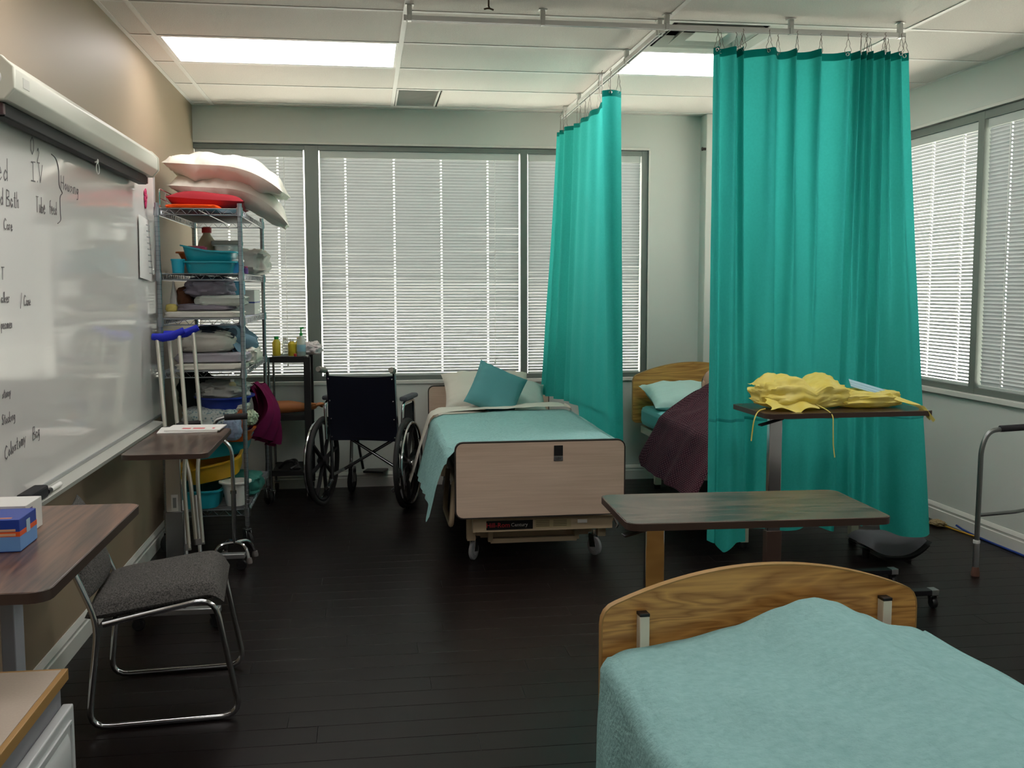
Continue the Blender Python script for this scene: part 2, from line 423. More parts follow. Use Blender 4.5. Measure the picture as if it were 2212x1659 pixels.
struct('trim_1', M().box((2.452, YB-.13, 0), (XR, YB+.01, HC)), wall_white, .006)         # boxed-out corner beside the window
RY0, RY1, RZ0, RZ1 = 2.3, 6.95, .80, 2.42
wr = M().box((XR, YF, -.05), (XR+.15, YB+.15, RZ0)); wr.box((XR, YF, RZ1), (XR+.15, YB+.15, HT)); wr.box((XR, YF, RZ0), (XR+.15, RY0, RZ1)); wr.box((XR, RY1, RZ0), (XR+.15, YB+.15, RZ1))
struct('wall_right', wr, wall_white)
struct('wall_front', M().box((XL-.1, YF-.1, -.05), (XR+.15, YF, HT)), wall_white)
struct('ground', M().box((-60, YB+.15, -.3), (60, 90, -.2)).box((XR+.15, -60, -.3), (90, YB+.15, -.2)), mat('concrete_outside', '#b9b6ae', .9, var='#a9a69e', scale=.8))

struct('wall_light_backdrop', M().box((-30, 32, -.25), (24, 33, 7.5)), mat('backdrop_stucco', '#b4b2ae', .9, var='#a6a4a0', scale=.6))   # unseen facade, added as a sunlit backdrop so the blind gaps brighten gradually

def base_profile(h=.108, d=.016):
    return [(0, 0), (d, 0), (d, h*.62), (d*.72, h*.66), (d*.72, h*.74), (d*.9, h*.8), (d*.5, h*.95), (d*.3, h), (0, h)]
bp = base_profile()
struct('baseboard_left', M().prism(bp, YF, YB, lambda a, b, t: (XL+a, t, b)), trim_m)
struct('baseboard_back', M().prism(bp, XL, 2.452, lambda a, b, t: (t, YB-a, b)).prism(bp, 2.436, XR, lambda a, b, t: (t, YB-.13-a, b)), trim_m)
struct('baseboard_right', M().prism(bp, YF, YB-.13, lambda a, b, t: (XR-a, t, b)), trim_m)

# --- ceiling: tiles and tees
def ceiling_():
    root = struct('ceiling', M().box((XL-.1, YF, HT), (XR+.15, YB+.15, HT+.05)), tile_m)
    cols = [XL+.001, XA-TX, XA, XA+TX, XA+2*TX, XR-.001]
    rows = []; k = int((YF-Y1)/TY)-1
    while Y1+k*TY < YB:
        rows.append((max(YF, Y1+k*TY), min(YB, Y1+(k+1)*TY), k)); k += 1
    cache = {}
    def tile(x0, y0, x1, y1):
        sx, sy = round(x1-x0-.004, 4), round(y1-y0-.004, 4)
        if sx < .03 or sy < .03: return
        key = (sx, sy)
        if key not in cache: cache[key] = mesh('ceiling_tile', M().box((0, 0, 0), (sx, sy, .016)), tile_m, .002)
        put('ceiling_tile', cache[key], root, (x0+.002, y0+.002, HC+.004))
    cells = {}
    for y0, y1, k in rows:
        if y1-y0 < .02: continue
        for c in range(5):
            x0, x1 = cols[c], cols[c+1]
            if (c in (1, 3) and k in LIGHT_ROWS): cells[(c, k)] = (x0, y0, x1, y1); continue
            if c == 3 and k == -1: tile(x0+TX/2, y0, x1, y1); continue
            if c == 2 and k == 2: tile(x0+.305, y0, x1, y1); continue
            tile(x0, y0, x1, y1)
    tw = .012
    for c in cols[1:5]: put('main_tee', mesh('main_tee', M().box((c-tw, YF, HC), (c+tw, YB, HC+.003)).box((c-.002, YF, HC+.003), (c+.002, YB, HC+.04)), tbar_m), root)
    for y0, y1, k in rows[1:]:
        m = M()
        for c in range(5): m.box((cols[c]+(tw if c else 0), y0-tw, HC+.0005), (cols[c+1]-(tw if c < 4 else 0), y0+tw, HC+.003))
        put('cross_tee', mesh('cross_tee', m, tbar_m), root)
    x = XA+TX+TX/2; put('cross_tee', mesh('cross_tee', M().box((x-tw, Y1-TY+tw, HC+.0005), (x+tw, Y1-tw, HC+.003)), tbar_m), root)
    wa = M().box((XL, YF, HC), (XL+.022, YB, HC+.002)).box((XR-.022, YF, HC), (XR, YB, HC+.002)).box((XL+.022, YB-.022, HC), (XR-.022, YB, HC+.002))
    put('wall_angle', mesh('wall_angle', wa, tbar_m), root)
    return cells
LIGHT_ROWS = (0, -4, -8)  # rows after the first are unseen panels, added to light the foreground
cells = ceiling_()
ll = {(1, 0): 'bright ceiling light panel nearest the tan wall and wire shelf', (3, 0): 'bright ceiling light panel half hidden behind the large teal curtain',
      (1, -4): 'unseen ceiling light panel added above the whiteboard side', (3, -4): 'unseen ceiling light panel added above the oak bed',
      (1, -8): 'rearmost unseen ceiling light panel added on the whiteboard side', (3, -8): 'rearmost unseen ceiling light panel added on the window side'}
for key, (x0, y0, x1, y1) in cells.items():
    cx, cy = (x0+x1)/2, (y0+y1)/2; hx_, hy_ = (x1-x0)/2-.012, (y1-y0)/2-.012
    t = thing('ceiling_light', ll[key], 'light', (cx, cy, HC), 0, 'recessed ceiling light panels')
    fr = M().box((-hx_, -hy_, .002), (hx_, -hy_+.014, .05)).box((-hx_, hy_-.014, .002), (hx_, hy_, .05)).box((-hx_, -hy_+.014, .002), (-hx_+.014, hy_-.014, .05)).box((hx_-.014, -hy_+.014, .002), (hx_, hy_-.014, .05)).box((-hx_, -hy_, .05), (hx_, hy_, .09))
    part('frame', fr, white, t)
    part('diffuser', M().box((-hx_+.0145, -hy_+.0145, .006), (hx_-.0145, hy_-.0145, .012)), emit_m, t)

def diffuser_():
    cx, cy = XA+TX+TX/4, Y1-TY/2
    t = thing('air_diffuser', 'square four-way ceiling air diffuser behind the curtain track', 'vent', (cx, cy, HC))
    h = TY/2-.012
    def ring(a0, z0, a1, z1, th=.004):
        m = M(); vs = []
        for a, z in ((a0, z0), (a1, z1), (a1-th, z1+th*.4), (a0-th, z0+th*.4)): vs += [(-a, -a, z), (a, -a, z), (a, a, z), (-a, a, z)]
        fs = []
        for i in range(4):
            i2 = (i+1) % 4
            for j in range(4): fs.append((i*4+j, i*4+(j+1) % 4, i2*4+(j+1) % 4, i2*4+j))
        return m.add(vs, fs)
    grm = mat('diffuser_metal', '#dcdcd2', .4)
    part('frame', ring(h, .001, h-.05, .012), grm, t); part('backing', M().box((-h, -h, .115), (h, h, .12)), mat('duct_dark', '#2a2724', .8), t)
    part('neck', ring(h-.05, .012, h-.06, .11), mat('duct_dark', '#2a2724', .8), t)
    for a, b in ((.225, .185), (.155, .115)): part('louvre', ring(a, .004, b, .055), grm, t)
    part('centre_plate', M().box((-.085, -.085, .008), (.085, .085, .012)), grm, t, .002)
diffuser_()
def grille_():
    x0, y0 = XA, Y1+2*TY; t = thing('ceiling_grille', 'small ribbed grey return grille in the ceiling near the back wall', 'vent', (x0+.155, y0+.305, HC))
    m = M(); a, b = .139, .29
    m.box((-a, -b, .001), (a, -b+.012, .012)).box((-a, b-.012, .001), (a, b, .012)).box((-a, -b, .001), (-a+.012, b, .012)).box((a-.012, -b, .001), (a, b, .012))
    gm = mat('grille_grey', '#d2cfcb', .5)
    part('frame', m, gm, t); part('backing', M().box((-a, -b, .03), (a, b, .034)), mat('grille_back', '#c9c5c0', .8), t)
    me = mesh('louvre', M().box((-a+.012, -.006, 0), (a-.012, .006, .0015)).xf(Matrix.Rotation(radians(35), 4, 'X')), gm)
    for i in range(30): put('louvre', me, t, (0, -b+.02+i*(2*b-.04)/29, .012))
grille_()
t = thing('ceiling_hook', 'small dark wire hook hanging from the ceiling at the top edge', 'hook', (.548, 4.55, HC))
part('stem', M().tube([(0, 0, 0), (0, 0, -.03), (.004, 0, -.04)], .004, 8), mat('dark_wire', '#55463a', .5, .6), t)
part('foot', M().tube(fillet([(-.02, 0, -.044), (0, 0, -.038), (.022, 0, -.046)], .01), .004, 6), MATS['dark_wire'], t)

# --- windows, sills, glass
def window_back():
    m = M(); y0, y1 = YB+.012, YB+.085
    for a, b in ((-.412, -.316), (1.115, 1.166), (2.015, WX1)): m.box((a, y0, WZ0+.01), (b, y1, WZ1-.004))
    m.box((XL, y0+.002, WZ1-.038), (WX1, y1-.002, WZ1-.004)); m.box((XL, y0+.002, WZ0+.01), (WX1, y1-.002, WZ0+.045))
    o = struct('window_1', m, frame_m, .002)
    for a, b in ((XL, -.412), (-.316, 1.115), (1.166, 2.015)): put('pane', mesh('pane', M().box((a, YB+.07, WZ0+.045), (b, YB+.076, WZ1-.038)), glass_m), o)
    put('window_sill', mesh('window_sill', M().box((XL, YB-.012, WZ0-.016), (WX1+.01, YB+.012, WZ0+.01)), trim_m, .004), o)
    put('window_head', mesh('window_head', M().box((XL, YB-.006, WZ1), (WX1+.012, YB+.012, WZ1+.016)).box((WX1, YB-.006, WZ0), (WX1+.012, YB+.012, WZ1)), trim_m, .003), o)
window_back()
def window_right():
    m = M(); x0, x1 = XR+.012, XR+.085
    for a, b in ((RY0, RY0+.05), (3.95, 4.01), (5.445, 5.505), (RY1-.05, RY1)): m.box((x0, a, RZ0+.01), (x1, b, RZ1-.004))
    m.box((x0+.002, RY0, RZ1-.05), (x1-.002, RY1, RZ1-.004)); m.box((x0+.002, RY0, RZ0+.01), (x1-.002, RY1, RZ0+.045))
    o = struct('window_2', m, frame_m, .002)
    for a, b in ((RY0+.05, 3.95), (4.01, 5.445), (5.505, RY1-.05)): put('pane', mesh('pane', M().box((XR+.07, a, RZ0+.045), (XR+.076, b, RZ1-.05)), glass_m), o)
    put('window_sill', mesh('window_sill', M().box((XR-.02, RY0, RZ0-.02), (XR+.012, RY1, RZ0+.01)), trim_m, .004), o)
    put('window_head', mesh('window_head', M().box((XR-.006, RY0, RZ1), (XR+.012, RY1, RZ1+.02)), trim_m, .003), o)
window_right()

def blind(label, cx, cy, z0, z1, width, tilt, rz, cords, wand=None, pull=None, bottom_open=0):
    t = thing('venetian_blind', label, 'blind', (cx, cy, z0), rz, 'white venetian blinds')
    H = z1-z0; h = width/2
    part('headrail', M().box((-h, -.014, H-.052), (h, .014, H-.002)), mat('headrail', '#c3c8c4', .45), t, .002)
    part('bottom_rail', M().box((-h, -.012, 0), (h, .012, .018)), mat('headrail', '#c3c8c4', .45), t, .003)
    # one slat, curved across, with routed slots where the cords pass
    xs = sorted([-h, h] + [q for c in cords for q in (c-.006, c+.006)]); m = M(); W = .0125
    prof = [(-W, -.0), (-W*.34, .0016), (W*.34, .0016), (W, 0)]
    vs = [(x, a, b) for x in xs for a, b in prof]; fs = []
    for i in range(len(xs)-1):
        for j in range(3):
            if i % 2 == 1 and j == 1: continue
            fs.append((i*4+j, (i+1)*4+j, (i+1)*4+j+1, i*4+j+1))
    m.add(vs, fs)
    me = mesh('slat', m, slat_m); pitch = .0212; n = int((H-.052-.03)/pitch)+1
    for i in range(n):
        put('slat', me, t, (0, 0, .030+pitch*i), (-tilt + RND.uniform(-.025, .025), RND.uniform(-.0006, .0006), 0))
    for c in cords:
        part('ladder_cord', M().cyl((c, -.0125, .01), (c, -.0125, H-.05), .0011, 5).cyl((c, .0125, .01), (c, .0125, H-.05), .0011, 5), cord_m, t)
    if wand is not None: part('tilt_wand', M().cyl((wand, -.022, H-.06), (wand+.01, -.022, H-.06-.62), .004, 6), clear_pl, t)
    if pull is not None: part('pull_cord', M().cyl((pull, -.018, H-.05), (pull, -.018, H*.06), .0016, 5).lathe([(.001, 0), (.007, .004), (.004, .03), (.001, .034)], 8, (pull, -.018, H*.06-.02)), cord_m, t)
ZB0, ZB1 = WZ0+.042, WZ1-.036
blind('white venetian blind behind the wire shelf and pillows', (XL-.412)/2-.002, YB+.04, ZB0, ZB1, .732, radians(56), 0, (-.15, .19), pull=.235)
blind('widest white venetian blind, above the wheelchair and bed', (-.316+1.115)/2, YB+.04, ZB0, ZB1, 1.413, radians(56), 0, (-.53, -.19, .145, .48), pull=.53)
blind('narrow white venetian blind partly hidden by the hanging side curtain', (1.166+2.015)/2, YB+.04, ZB0, ZB1, .833, radians(56), 0, (-.17, .03, .16), wand=.2)
blind('overexposed white venetian blind of the side window, beside the large curtain', XR+.04, (5.505+6.90)/2, RZ0+.045, RZ1-.048, 1.38, radians(38), -pi/2, (.53, .2, -.2, -.53))
blind('closed white venetian blind at the right edge of the photo', XR+.04, (4.01+5.445)/2, RZ0+.045, RZ1-.048, 1.40, radians(68), -pi/2, (-.5, -.17, .17, .5))
blind('closed white venetian blind nearest the camera, out of view', XR+.04, (RY0+.05+3.95)/2, RZ0+.045, RZ1-.048, 1.57, radians(68), -pi/2, (-.5, 0, .5))

# ------------------------------------------------------------------ curtain tracks and curtains
def track(label, p0, p1, brackets):
    p0, p1 = Vector(p0), Vector(p1); t = thing('curtain_track', label, 'curtain track', p0); d = (p1-p0); L_ = d.length; d.normalize(); s = d.cross(Vector((0, 0, 1)))
    def q(l, a, z): v = d*l + s*a; return (v.x, v.y, z)
    rail = [(-.012, 0), (-.012, .022), (.012, .022), (.012, 0), (.005, 0), (.005, .004), (.009, .004), (.009, .018), (-.009, .018), (-.009, .004), (-.005, .004), (-.005, 0)]
    m = M(); n = len(rail); vs = [q(0, a, z) for a, z in rail]+[q(L_, a, z) for a, z in rail]
    m.add(vs, [(i, (i+1) % n, n+(i+1) % n, n+i) for i in range(n)])
    part('rail', m, mat('track_white', '#d8d8d4', .3), t)
    for b in brackets:
        bm_ = M().bar(q(b, 0, .022), q(b, 0, HC-p0.z), .022, .022).bar(q(b-.02, 0, HC-p0.z-.002), q(b+.02, 0, HC-p0.z-.002), .035, .004).bar(q(b, -.016, .012), q(b, .016, .012), .018, .028)
        part('bracket', bm_, mat('bracket_metal', '#c9c9c5', .35, .3), t, .002)
    part('end_stop', M().bar(q(-.006, 0, .011), q(.004, 0, .011), .028, .026), MATS['bracket_metal'], t, .002)
TZ = 2.606
track('white ceiling curtain track running across the room to the large curtain', (.19, 4.685, TZ), (2.56, 4.685, TZ), (.02, .62, 1.20, 1.80, 2.345))
track('white ceiling curtain track running back between the two far beds', (1.385, 4.74, TZ), (1.385, 7.20, TZ), (.05, .66, 1.27, 1.88, 2.35))

def catmull(P, n):
    out = []; k = len(P)-1
    for i in range(n+1):
        t = i/n*k; j = min(int(t), k-1); f = t-j
        a, b, c, d = P[max(j-1, 0)], P[j], P[j+1], P[min(j+2, k)]
        out.append(tuple(.5*(2*b[q]+(c[q]-a[q])*f+(2*a[q]-5*b[q]+4*c[q]-d[q])*f*f+(3*b[q]-a[q]-3*c[q]+d[q])*f**3) for q in range(len(b))))
    return out
def hook_mesh():
    return mesh('hook', M().tube(fillet([(0, -.004, .085), (0, .004, .078), (0, -.004, .07), (.001, 0, .06)], .004, 3), .0016, 5)
        .tube(fillet([(.001, 0, .062), (.010, 0, .035), (.006, 0, .028), (.017, 0, .004), (.008, 0, -.012)], .006, 3), .0013, 5)
        .tube(fillet([(.001, 0, .062), (-.008, 0, .036), (-.005, 0, .028), (-.016, 0, .004), (-.006, 0, -.012)], .006, 3), .0013, 5), mat('hook_wire', '#8a8078', .3, .9))
HOOK = hook_mesh()
GROM = None
def curtain(label, top, bot, zt, hem, hooks, loc, n=230, band=.035, seam=None, seed=0):
    t = thing('privacy_curtain', label, 'curtain', loc)
    T, B = catmull(top, n), catmull(bot, n); L0 = Vector(loc)
    zs_top = [zt + .004*nz(i*.09, seed) for i in range(n+1)]
    def pt(i, v, off=0):
        a = T[i]; b = B[i]; e = v**1.15; zz = zs_top[i]*(1-v)+hem(i/n)*v
        return Vector((a[0]*(1-e)+b[0]*e + .006*nz(i*.05, v*3, seed)*v, a[1]*(1-e)+b[1]*e + .008*nz(i*.05+9, v*4, seed)*v, zz))-L0
    vb = band/(zt-.25); m = M(); nv = 40
    m.grid(lambda u, v: pt(round(u*n), vb+(1-vb)*v), n, nv)
    part('cloth', m, teal_c, t, angle=80)
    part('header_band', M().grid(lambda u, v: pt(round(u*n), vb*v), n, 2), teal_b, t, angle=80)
    if seam is not None:
        def sp(u, v):
            i = round(u*n); vv = (zt-seam)/(zt-hem(u))+.006*v; q = pt(i, vv); a = pt(max(i-1, 0), vv); b = pt(min(i+1, n), vv); d = b-a
            nn = Vector((d.y, -d.x, 0)).normalized(); return q+nn*.0022*sin(pi*v)
        part('hem_seam', M().grid(sp, n, 2), mat('seam', '#1f9d97', .9), t, angle=80)
    gme = mesh('grommet', M().torus((0, 0, 0), .007, .0022, 'Y', 12, 5), chrome)
    for hi in hooks:
        i = round(hi*n); q = pt(i, 0); a = pt(max(i-2, 0), 0); b = pt(min(i+2, n), 0); rz = math.atan2(b.y-a.y, b.x-a.x)
        put('hook', HOOK, t, (q.x, q.y, q.z), (0, 0, rz*.5+RND.uniform(-.5, .5)), (1, 1, max(.4, (TZ+.006-loc[2]-q.z)/.085)))
        q2 = pt(i, .006); d = (b-a).normalized(); put('grommet', gme, t, (q2.x+d.y*.002, q2.y-d.x*.002, q2.z), (0, 0, rz))
    return t
CY = 4.685
top2 = [(1.615,0),(1.632,-.03),(1.655,.012),(1.705,-.05),(1.735,.03),(1.745,-.045),(1.765,.035),(1.80,.02),(1.855,-.02),(1.875,-.055),(1.90,-.045),(1.945,.035),(1.985,.015),(2.0,-.05),(2.03,.03),(2.09,.015),(2.12,-.055),(2.15,.03),(2.22,.03),(2.275,-.025),(2.30,.03),(2.318,-.045),(2.33,.03),(2.345,-.05),(2.36,.03),(2.38,-.05),(2.40,.03),(2.425,-.07),(2.447,.02),(2.465,-.05),(2.487,.02),(2.512,-.06),(2.535,.0),(2.568,-.03)]
bot2 = [(1.618,-.01),(1.635,-.07),(1.66,-.03),(1.70,-.085),(1.75,-.07),(1.795,-.05),(1.80,.05),(1.835,.05),(1.85,-.02),(1.90,-.035),(1.95,-.02),(1.955,.045),(1.99,.045),(2.03,0),(2.08,-.03),(2.13,.01),(2.15,.05),(2.19,.03),(2.235,-.03),(2.27,-.01),(2.285,.06),(2.32,.05),(2.345,.0),(2.38,.05),(2.41,.07),(2.44,.04),(2.47,.08),(2.50,.05),(2.54,.08),(2.575,.05),(2.59,-.06),(2.64,-.1),(2.70,-.1),(2.75,-.05)]
def hem2(u):
    if u < .17: return .205 - .05*max(0, 1-abs(u-.08)/.035)
    if u > .86: return .205
    return .245+.015*sin(u*30)
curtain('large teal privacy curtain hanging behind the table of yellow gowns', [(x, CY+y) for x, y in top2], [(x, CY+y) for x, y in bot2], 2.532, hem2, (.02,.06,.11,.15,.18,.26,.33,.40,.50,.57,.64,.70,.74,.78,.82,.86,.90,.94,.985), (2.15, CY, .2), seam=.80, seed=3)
CX = 1.385
top1 = [(.022,5.60),(-.02,5.565),(-.055,5.56),(-.085,5.60),(-.06,5.66),(-.01,5.74),(.005,5.84),(-.012,5.94),(.002,6.04),(.012,6.14),(-.012,6.22),(.0,6.32),(.012,6.42),(-.01,6.50),(.0,6.58),(.012,6.66),(-.015,6.72),(.02,6.78),(-.05,6.84),(-.03,6.90),(.03,6.94),(-.055,7.0),(-.02,7.04),(-.06,7.08)]
bot1 = [(.005,5.52),(-.015,5.48),(-.05,5.47),(-.072,5.51),(-.068,5.60),(-.06,5.70),(-.055,5.80),(-.07,5.90),(-.068,6.00),(-.06,6.10),(-.08,6.20),(-.085,6.30),(-.075,6.40),(-.09,6.48),(-.10,6.56),(-.085,6.64),(-.11,6.70),(-.06,6.76),(-.15,6.82),(-.13,6.90),(-.06,6.95),(-.18,7.01),(-.13,7.06),(-.20,7.10)]
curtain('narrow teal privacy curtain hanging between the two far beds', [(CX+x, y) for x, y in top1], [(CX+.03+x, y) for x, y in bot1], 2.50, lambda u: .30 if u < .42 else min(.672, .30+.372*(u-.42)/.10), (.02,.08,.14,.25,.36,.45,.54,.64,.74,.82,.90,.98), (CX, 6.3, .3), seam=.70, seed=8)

# ------------------------------------------------------------------ beds
def caster(parent, x, y, r, h, mwheel=rubber, stem=dchrome, hub=None, rz=0):
    c = put('caster', mesh('caster', M().cyl((0, 0, 2*r+.005), (0, 0, h), .011, 10).bar((-.014, 0, r*.9), (-.014, .012, 2*r+.012), .004, r*.9).bar((.014, 0, r*.9), (.014, .012, 2*r+.012), .004, r*.9).cbox((0, .008, 2*r+.012), (.036, .04, .01)), stem, .0015), parent, (x, y, 0), (0, 0, rz))
    put('wheel', mesh('wheel', M().lathe([(r*.3, -.011), (r*.85, -.012), (r, -.007), (r, .007), (r*.85, .012), (r*.3, .011)], 20, (0, 0, r), Matrix.Rotation(pi/2, 3, 'Y')), mwheel), c)
    if hub: put('hub', mesh('hub', M().lathe([(.001, -.0135), (r*.5, -.0135), (r*.55, 0), (r*.5, .0135), (.001, .0135)], 14, (0, 0, r), Matrix.Rotation(pi/2, 3, 'Y')), hub), c)
    return c
def board(poly, t, fnmat, edge, parent, name, y, ew=.006):
    """panel in the local xz plane at local y, with an edging strip as its own piece"""
    m = M().prism(poly, y-t/2, y+t/2, lambda a, b, q: (a, q, b)); o = part(name, m, fnmat, parent, .0012)
    n = len(poly); cx = sum(a for a, b in poly)/n; cz = sum(b for a, b in poly)/n
    vs = []; ring = []
    for i in range(n):
        p, q = poly[i-1], poly[(i+1) % n]; d = Vector((q[0]-p[0], q[1]-p[1])).normalized(); nn = Vector((d.y, -d.x))
        a = Vector(poly[i]); ring.append((a-nn*.0005, a+nn*ew))
    for (a, b) in ring: vs += [(a.x, y-t/2-.001, a.y), (b.x, y-t/2-.001, b.y), (b.x, y+t/2+.001, b.y), (a.x, y+t/2+.001, a.y)]
    fs = [(i*4+j, ((i+1) % n)*4+j, ((i+1) % n)*4+(j+1) % 4, i*4+(j+1) % 4) for i in range(n) for j in range(4)]
    put('edge_trim', mesh('edge_trim', M().add(vs, fs), edge), o)
    return o
def mattress_part(parent, x0, x1, y0, y1, z0, z1, material):
    return part('mattress', M().box((x0, y0, z0), (x1, y1, z1)), material, parent, .035)

def drape(x0, x1, y0, y1, ztop, ld, rd, seed, wr=.008, flare=.05, ny=60, nx=44, nh=16, uvs=1.0, rflare=None, wave=.012):
    """cloth over a bed: hangs down the left and right sides by ld(y), rd(y)"""
    m = M(); tot = nx+2*nh; xl = x0 if callable(x0) else (lambda y: x0); xw = x1-xl(y0)
    if rflare is None: rflare = flare
    def fn(u, v):
        i = round(u*tot); y = y0+(y1-y0)*v; x0_ = xl(y)
        wv = wave*sin(y*17+seed)+wave*.7*sin(y*29+2*seed)
        if i < nh:
            k = 1-i/nh; d = ld(y)*k; x = x0_-min(1, d/.04)*.030-flare*(d)-wv*min(1, d*4); z = ztop(x0_, y)-d
            x += wr*nz(y*6, z*6, seed)
        elif i > nh+nx:
            k = (i-nh-nx)/nh; d = rd(y)*k; x = x1+min(1, d/.04)*.018+rflare*d+wv*min(1, d*4)*(1 if rflare else 0); z = ztop(x1, y)-d
            x += wr*nz(y*6, z*6, seed+5)
        else:
            x = x0_+(x1-x0_)*(i-nh)/nx; z = ztop(x, y) + wr*nz(x*5, y*5, seed)+wr*.5*nz(x*13, y*13, seed)
            e = min((x-x0_), (x1-x)); z -= .014*max(0, 1-e/.05)**2
        return (x, y, z)
    return m.grid(fn, tot, ny, uv=(lambda u, v: (u*(xw+.7)*uvs, v*(y1-y0)*uvs)))

def bed_beige():
    fy = 5.06; x0, x1 = .435, 1.300; cx = (x0+x1)/2
    t = thing('hospital_bed', 'hospital bed with beige wood-grain footboard beside the wheelchair', 'bed', (cx, 6.15, 0), 0)
    L0 = t.location
    def P(x, y, z): return (x-L0.x, y-L0.y, z)
    h = (x1-x0)/2
    fb = board(rrect(-h, .268, h, .648, .035), .024, beige_w, dark_edge, t, 'footboard', fy-L0.y)
    put('control_plate', mesh('control_plate', M().box((.066, fy-L0.y-.0155, .575), (.112, fy-L0.y-.0118, .628)), black, .001), fb)
    put('control_badge', mesh('control_badge', M().box((.066, fy-L0.y-.0162, .549), (.112, fy-L0.y-.0118, .573)), mat('badge_grey', '#77777a', .35, .6), .001), fb)
    text('badge_lettering', 'LEV', .016, black, fb, facing((.089, fy-L0.y-.0166, .561), (1, 0, 0), (0, 0, 1)))
    board(rrect(-h+.0, .36, h+.0, .728, .035), .024, beige_w, dark_edge, t, 'headboard', 7.27-L0.y)
    mattress_part(t, -h+.03, h-.03, fy+.05-L0.y, 7.22-L0.y, .43, .585, linen)
    fr = M()
    for sx in (-1, 1): fr.bar((sx*(h-.05), fy+.02-L0.y, .39), (sx*(h-.05), 7.25-L0.y, .39), .03, .06)
    for y in (5.3, 5.9, 6.5, 7.1): fr.bar((-h+.05, y-L0.y, .39), (h-.05, y-L0.y, .39), .04, .04)
    part('deck_frame', fr, beige_en, t, .003)
    for sx in (-1, 1):
        part('side_rail', M().tube(fillet([(sx*(h-.015), 5.35-L0.y, .40), (sx*(h+.005), 5.3-L0.y, .17), (sx*(h+.005), 5.75-L0.y, .17), (sx*(h-.015), 5.75-L0.y, .40)], .05), .014, 8), beige_en, t)
    # foot-end cross member with its maker's plates, and the base
    bm_ = M().box((-.345, fy+.035-L0.y, .180), (.385, fy+.075-L0.y, .25)); bar_ = part('foot_bar', bm_, beige_en, t, .003)
    yb = fy+.034-L0.y
    dp = put('maker_plate', mesh('maker_plate', M().box((-.275, yb-.002, .192), (-.035, yb+.001, .238)), darkbar), bar_)
    text('maker_lettering', 'Hill-Rom', .034, redprint, bar_, facing((-.215, yb-.0026, .215), (1, 0, 0), (0, 0, 1)))
    text('model_lettering', 'Century', .026, mat('pale_print', '#b9b5ae', .6), bar_, facing((-.105, yb-.0026, .215), (1, 0, 0), (0, 0, 1)))
    put('caution_plate', mesh('caution_plate', M().box((-.025, yb-.002, .195), (.165, yb+.001, .24)), mat('label_tan', '#a89a74', .6)), bar_)
    me = mesh('print_line', M().box((0, yb-.0026, 0), (.07, yb-.0019, .004)), mat('print_brown', '#6d6248', .7))
    for i in range(4):
        for j in range(2): put('print_line', me, bar_, (-.018+j*.09, 0, .202+i*.009))
    put('asset_tag', mesh('asset_tag', M().box((.20, yb-.002, .214), (.25, yb+.001, .232)), paper), bar_)
    part('crank_hook', M().tube(fillet([(.395, yb, .235), (.41, yb-.01, .20), (.40, yb-.01, .185)], .01), .008, 8), dchrome, t)
    bs = M()
    for sx in (-1, 1): bs.bar((sx*.29, fy+.19-L0.y, .15), (sx*.29, 7.05-L0.y, .15), .045, .05)
    bs.bar((-.29, fy+.2-L0.y, .13), (.29, fy+.2-L0.y, .13), .03, .03); bs.bar((-.24, fy+.16-L0.y, .105), (.22, fy+.16-L0.y, .105), .026, .026); bs.bar((-.29, 7.0-L0.y, .15), (.29, 7.0-L0.y, .15), .045, .05)
    for sx in (-.24, .22): bs.bar((sx, fy+.16-L0.y, .10), (sx, fy+.16-L0.y, .18), .026, .026)
    for sx in (-1, 1):
        bs.bar((sx*.29, 5.45-L0.y, .15), (sx*.30, 5.75-L0.y, .38), .03, .03); bs.bar((sx*.29, 6.75-L0.y, .15), (sx*.30, 6.5-L0.y, .38), .03, .03)
    part('base_frame', bs, beige_en, t, .003)
    for sx, y in ((-1, fy+.13), (1, fy+.13), (-1, 7.05), (1, 7.05)):
        lg = part('corner_leg', M().bar((sx*.345, y-L0.y, .12), (sx*.345, y-L0.y, .25), .045, .045), beige_en, t, .004)
        caster(t, sx*.325, y-L0.y+.06, .05, .14, mat('caster_grey', '#8e8f92', .5), chrome, mat('caster_hub', '#a9aaac', .4), .5*sx)
    # bedding rests on the bed
    zt = lambda x, y: .618 + .012*min(1, max(0, (y-5.2)/1)) + .012*sin((x-cx)*3.3+.6)
    fold = drape(x0+.0, x1-.0, 6.43, 6.66, lambda x, y: zt(x, y)+.024, lambda y: .45, lambda y: .03, 4, .008, .315, 10, 40, 20, wave=.003, rflare=0)
    solo('folded_sheet', fold, linen, 'cream sheet folded down below the pillows, its end hanging by the wheelchair', 'sheet')
    LD = ((5.05, .06), (5.14, .08), (5.22, .24), (5.30, .39), (5.37, .43), (5.45, .36), (5.6, .355), (6.0, .38), (6.6, .39))
    def ldrop(y):
        for (ya, da), (yb, db) in zip(LD, LD[1:]):
            if y <= yb: k = (y-ya)/(yb-ya); k = k*k*(3-2*k); return da+(db-da)*k
        return LD[-1][1]
    tb = drape(x0, x1, fy+.03, 6.47, zt, ldrop, lambda y: .10, 1, .006, .25, 90, 46, 24, wave=.006, rflare=0)
    solo('teal_blanket', tb, teal_bl, 'teal fleece blanket over the bed with the beige footboard', 'blanket')
bed_beige()
def placed_pillow(name, label, cat, material, wx, wy, t, loc, rot, seed=0, wr=.012, group=None, droop=0):
    m = pillow_m(wx, wy, t, seed, wr, 34, droop); from mathutils import Euler
    m.xf(Matrix.Translation(loc) @ Euler(rot, 'XYZ').to_matrix().to_4x4())
    return solo(name, m, material, label, cat, group, angle=70)
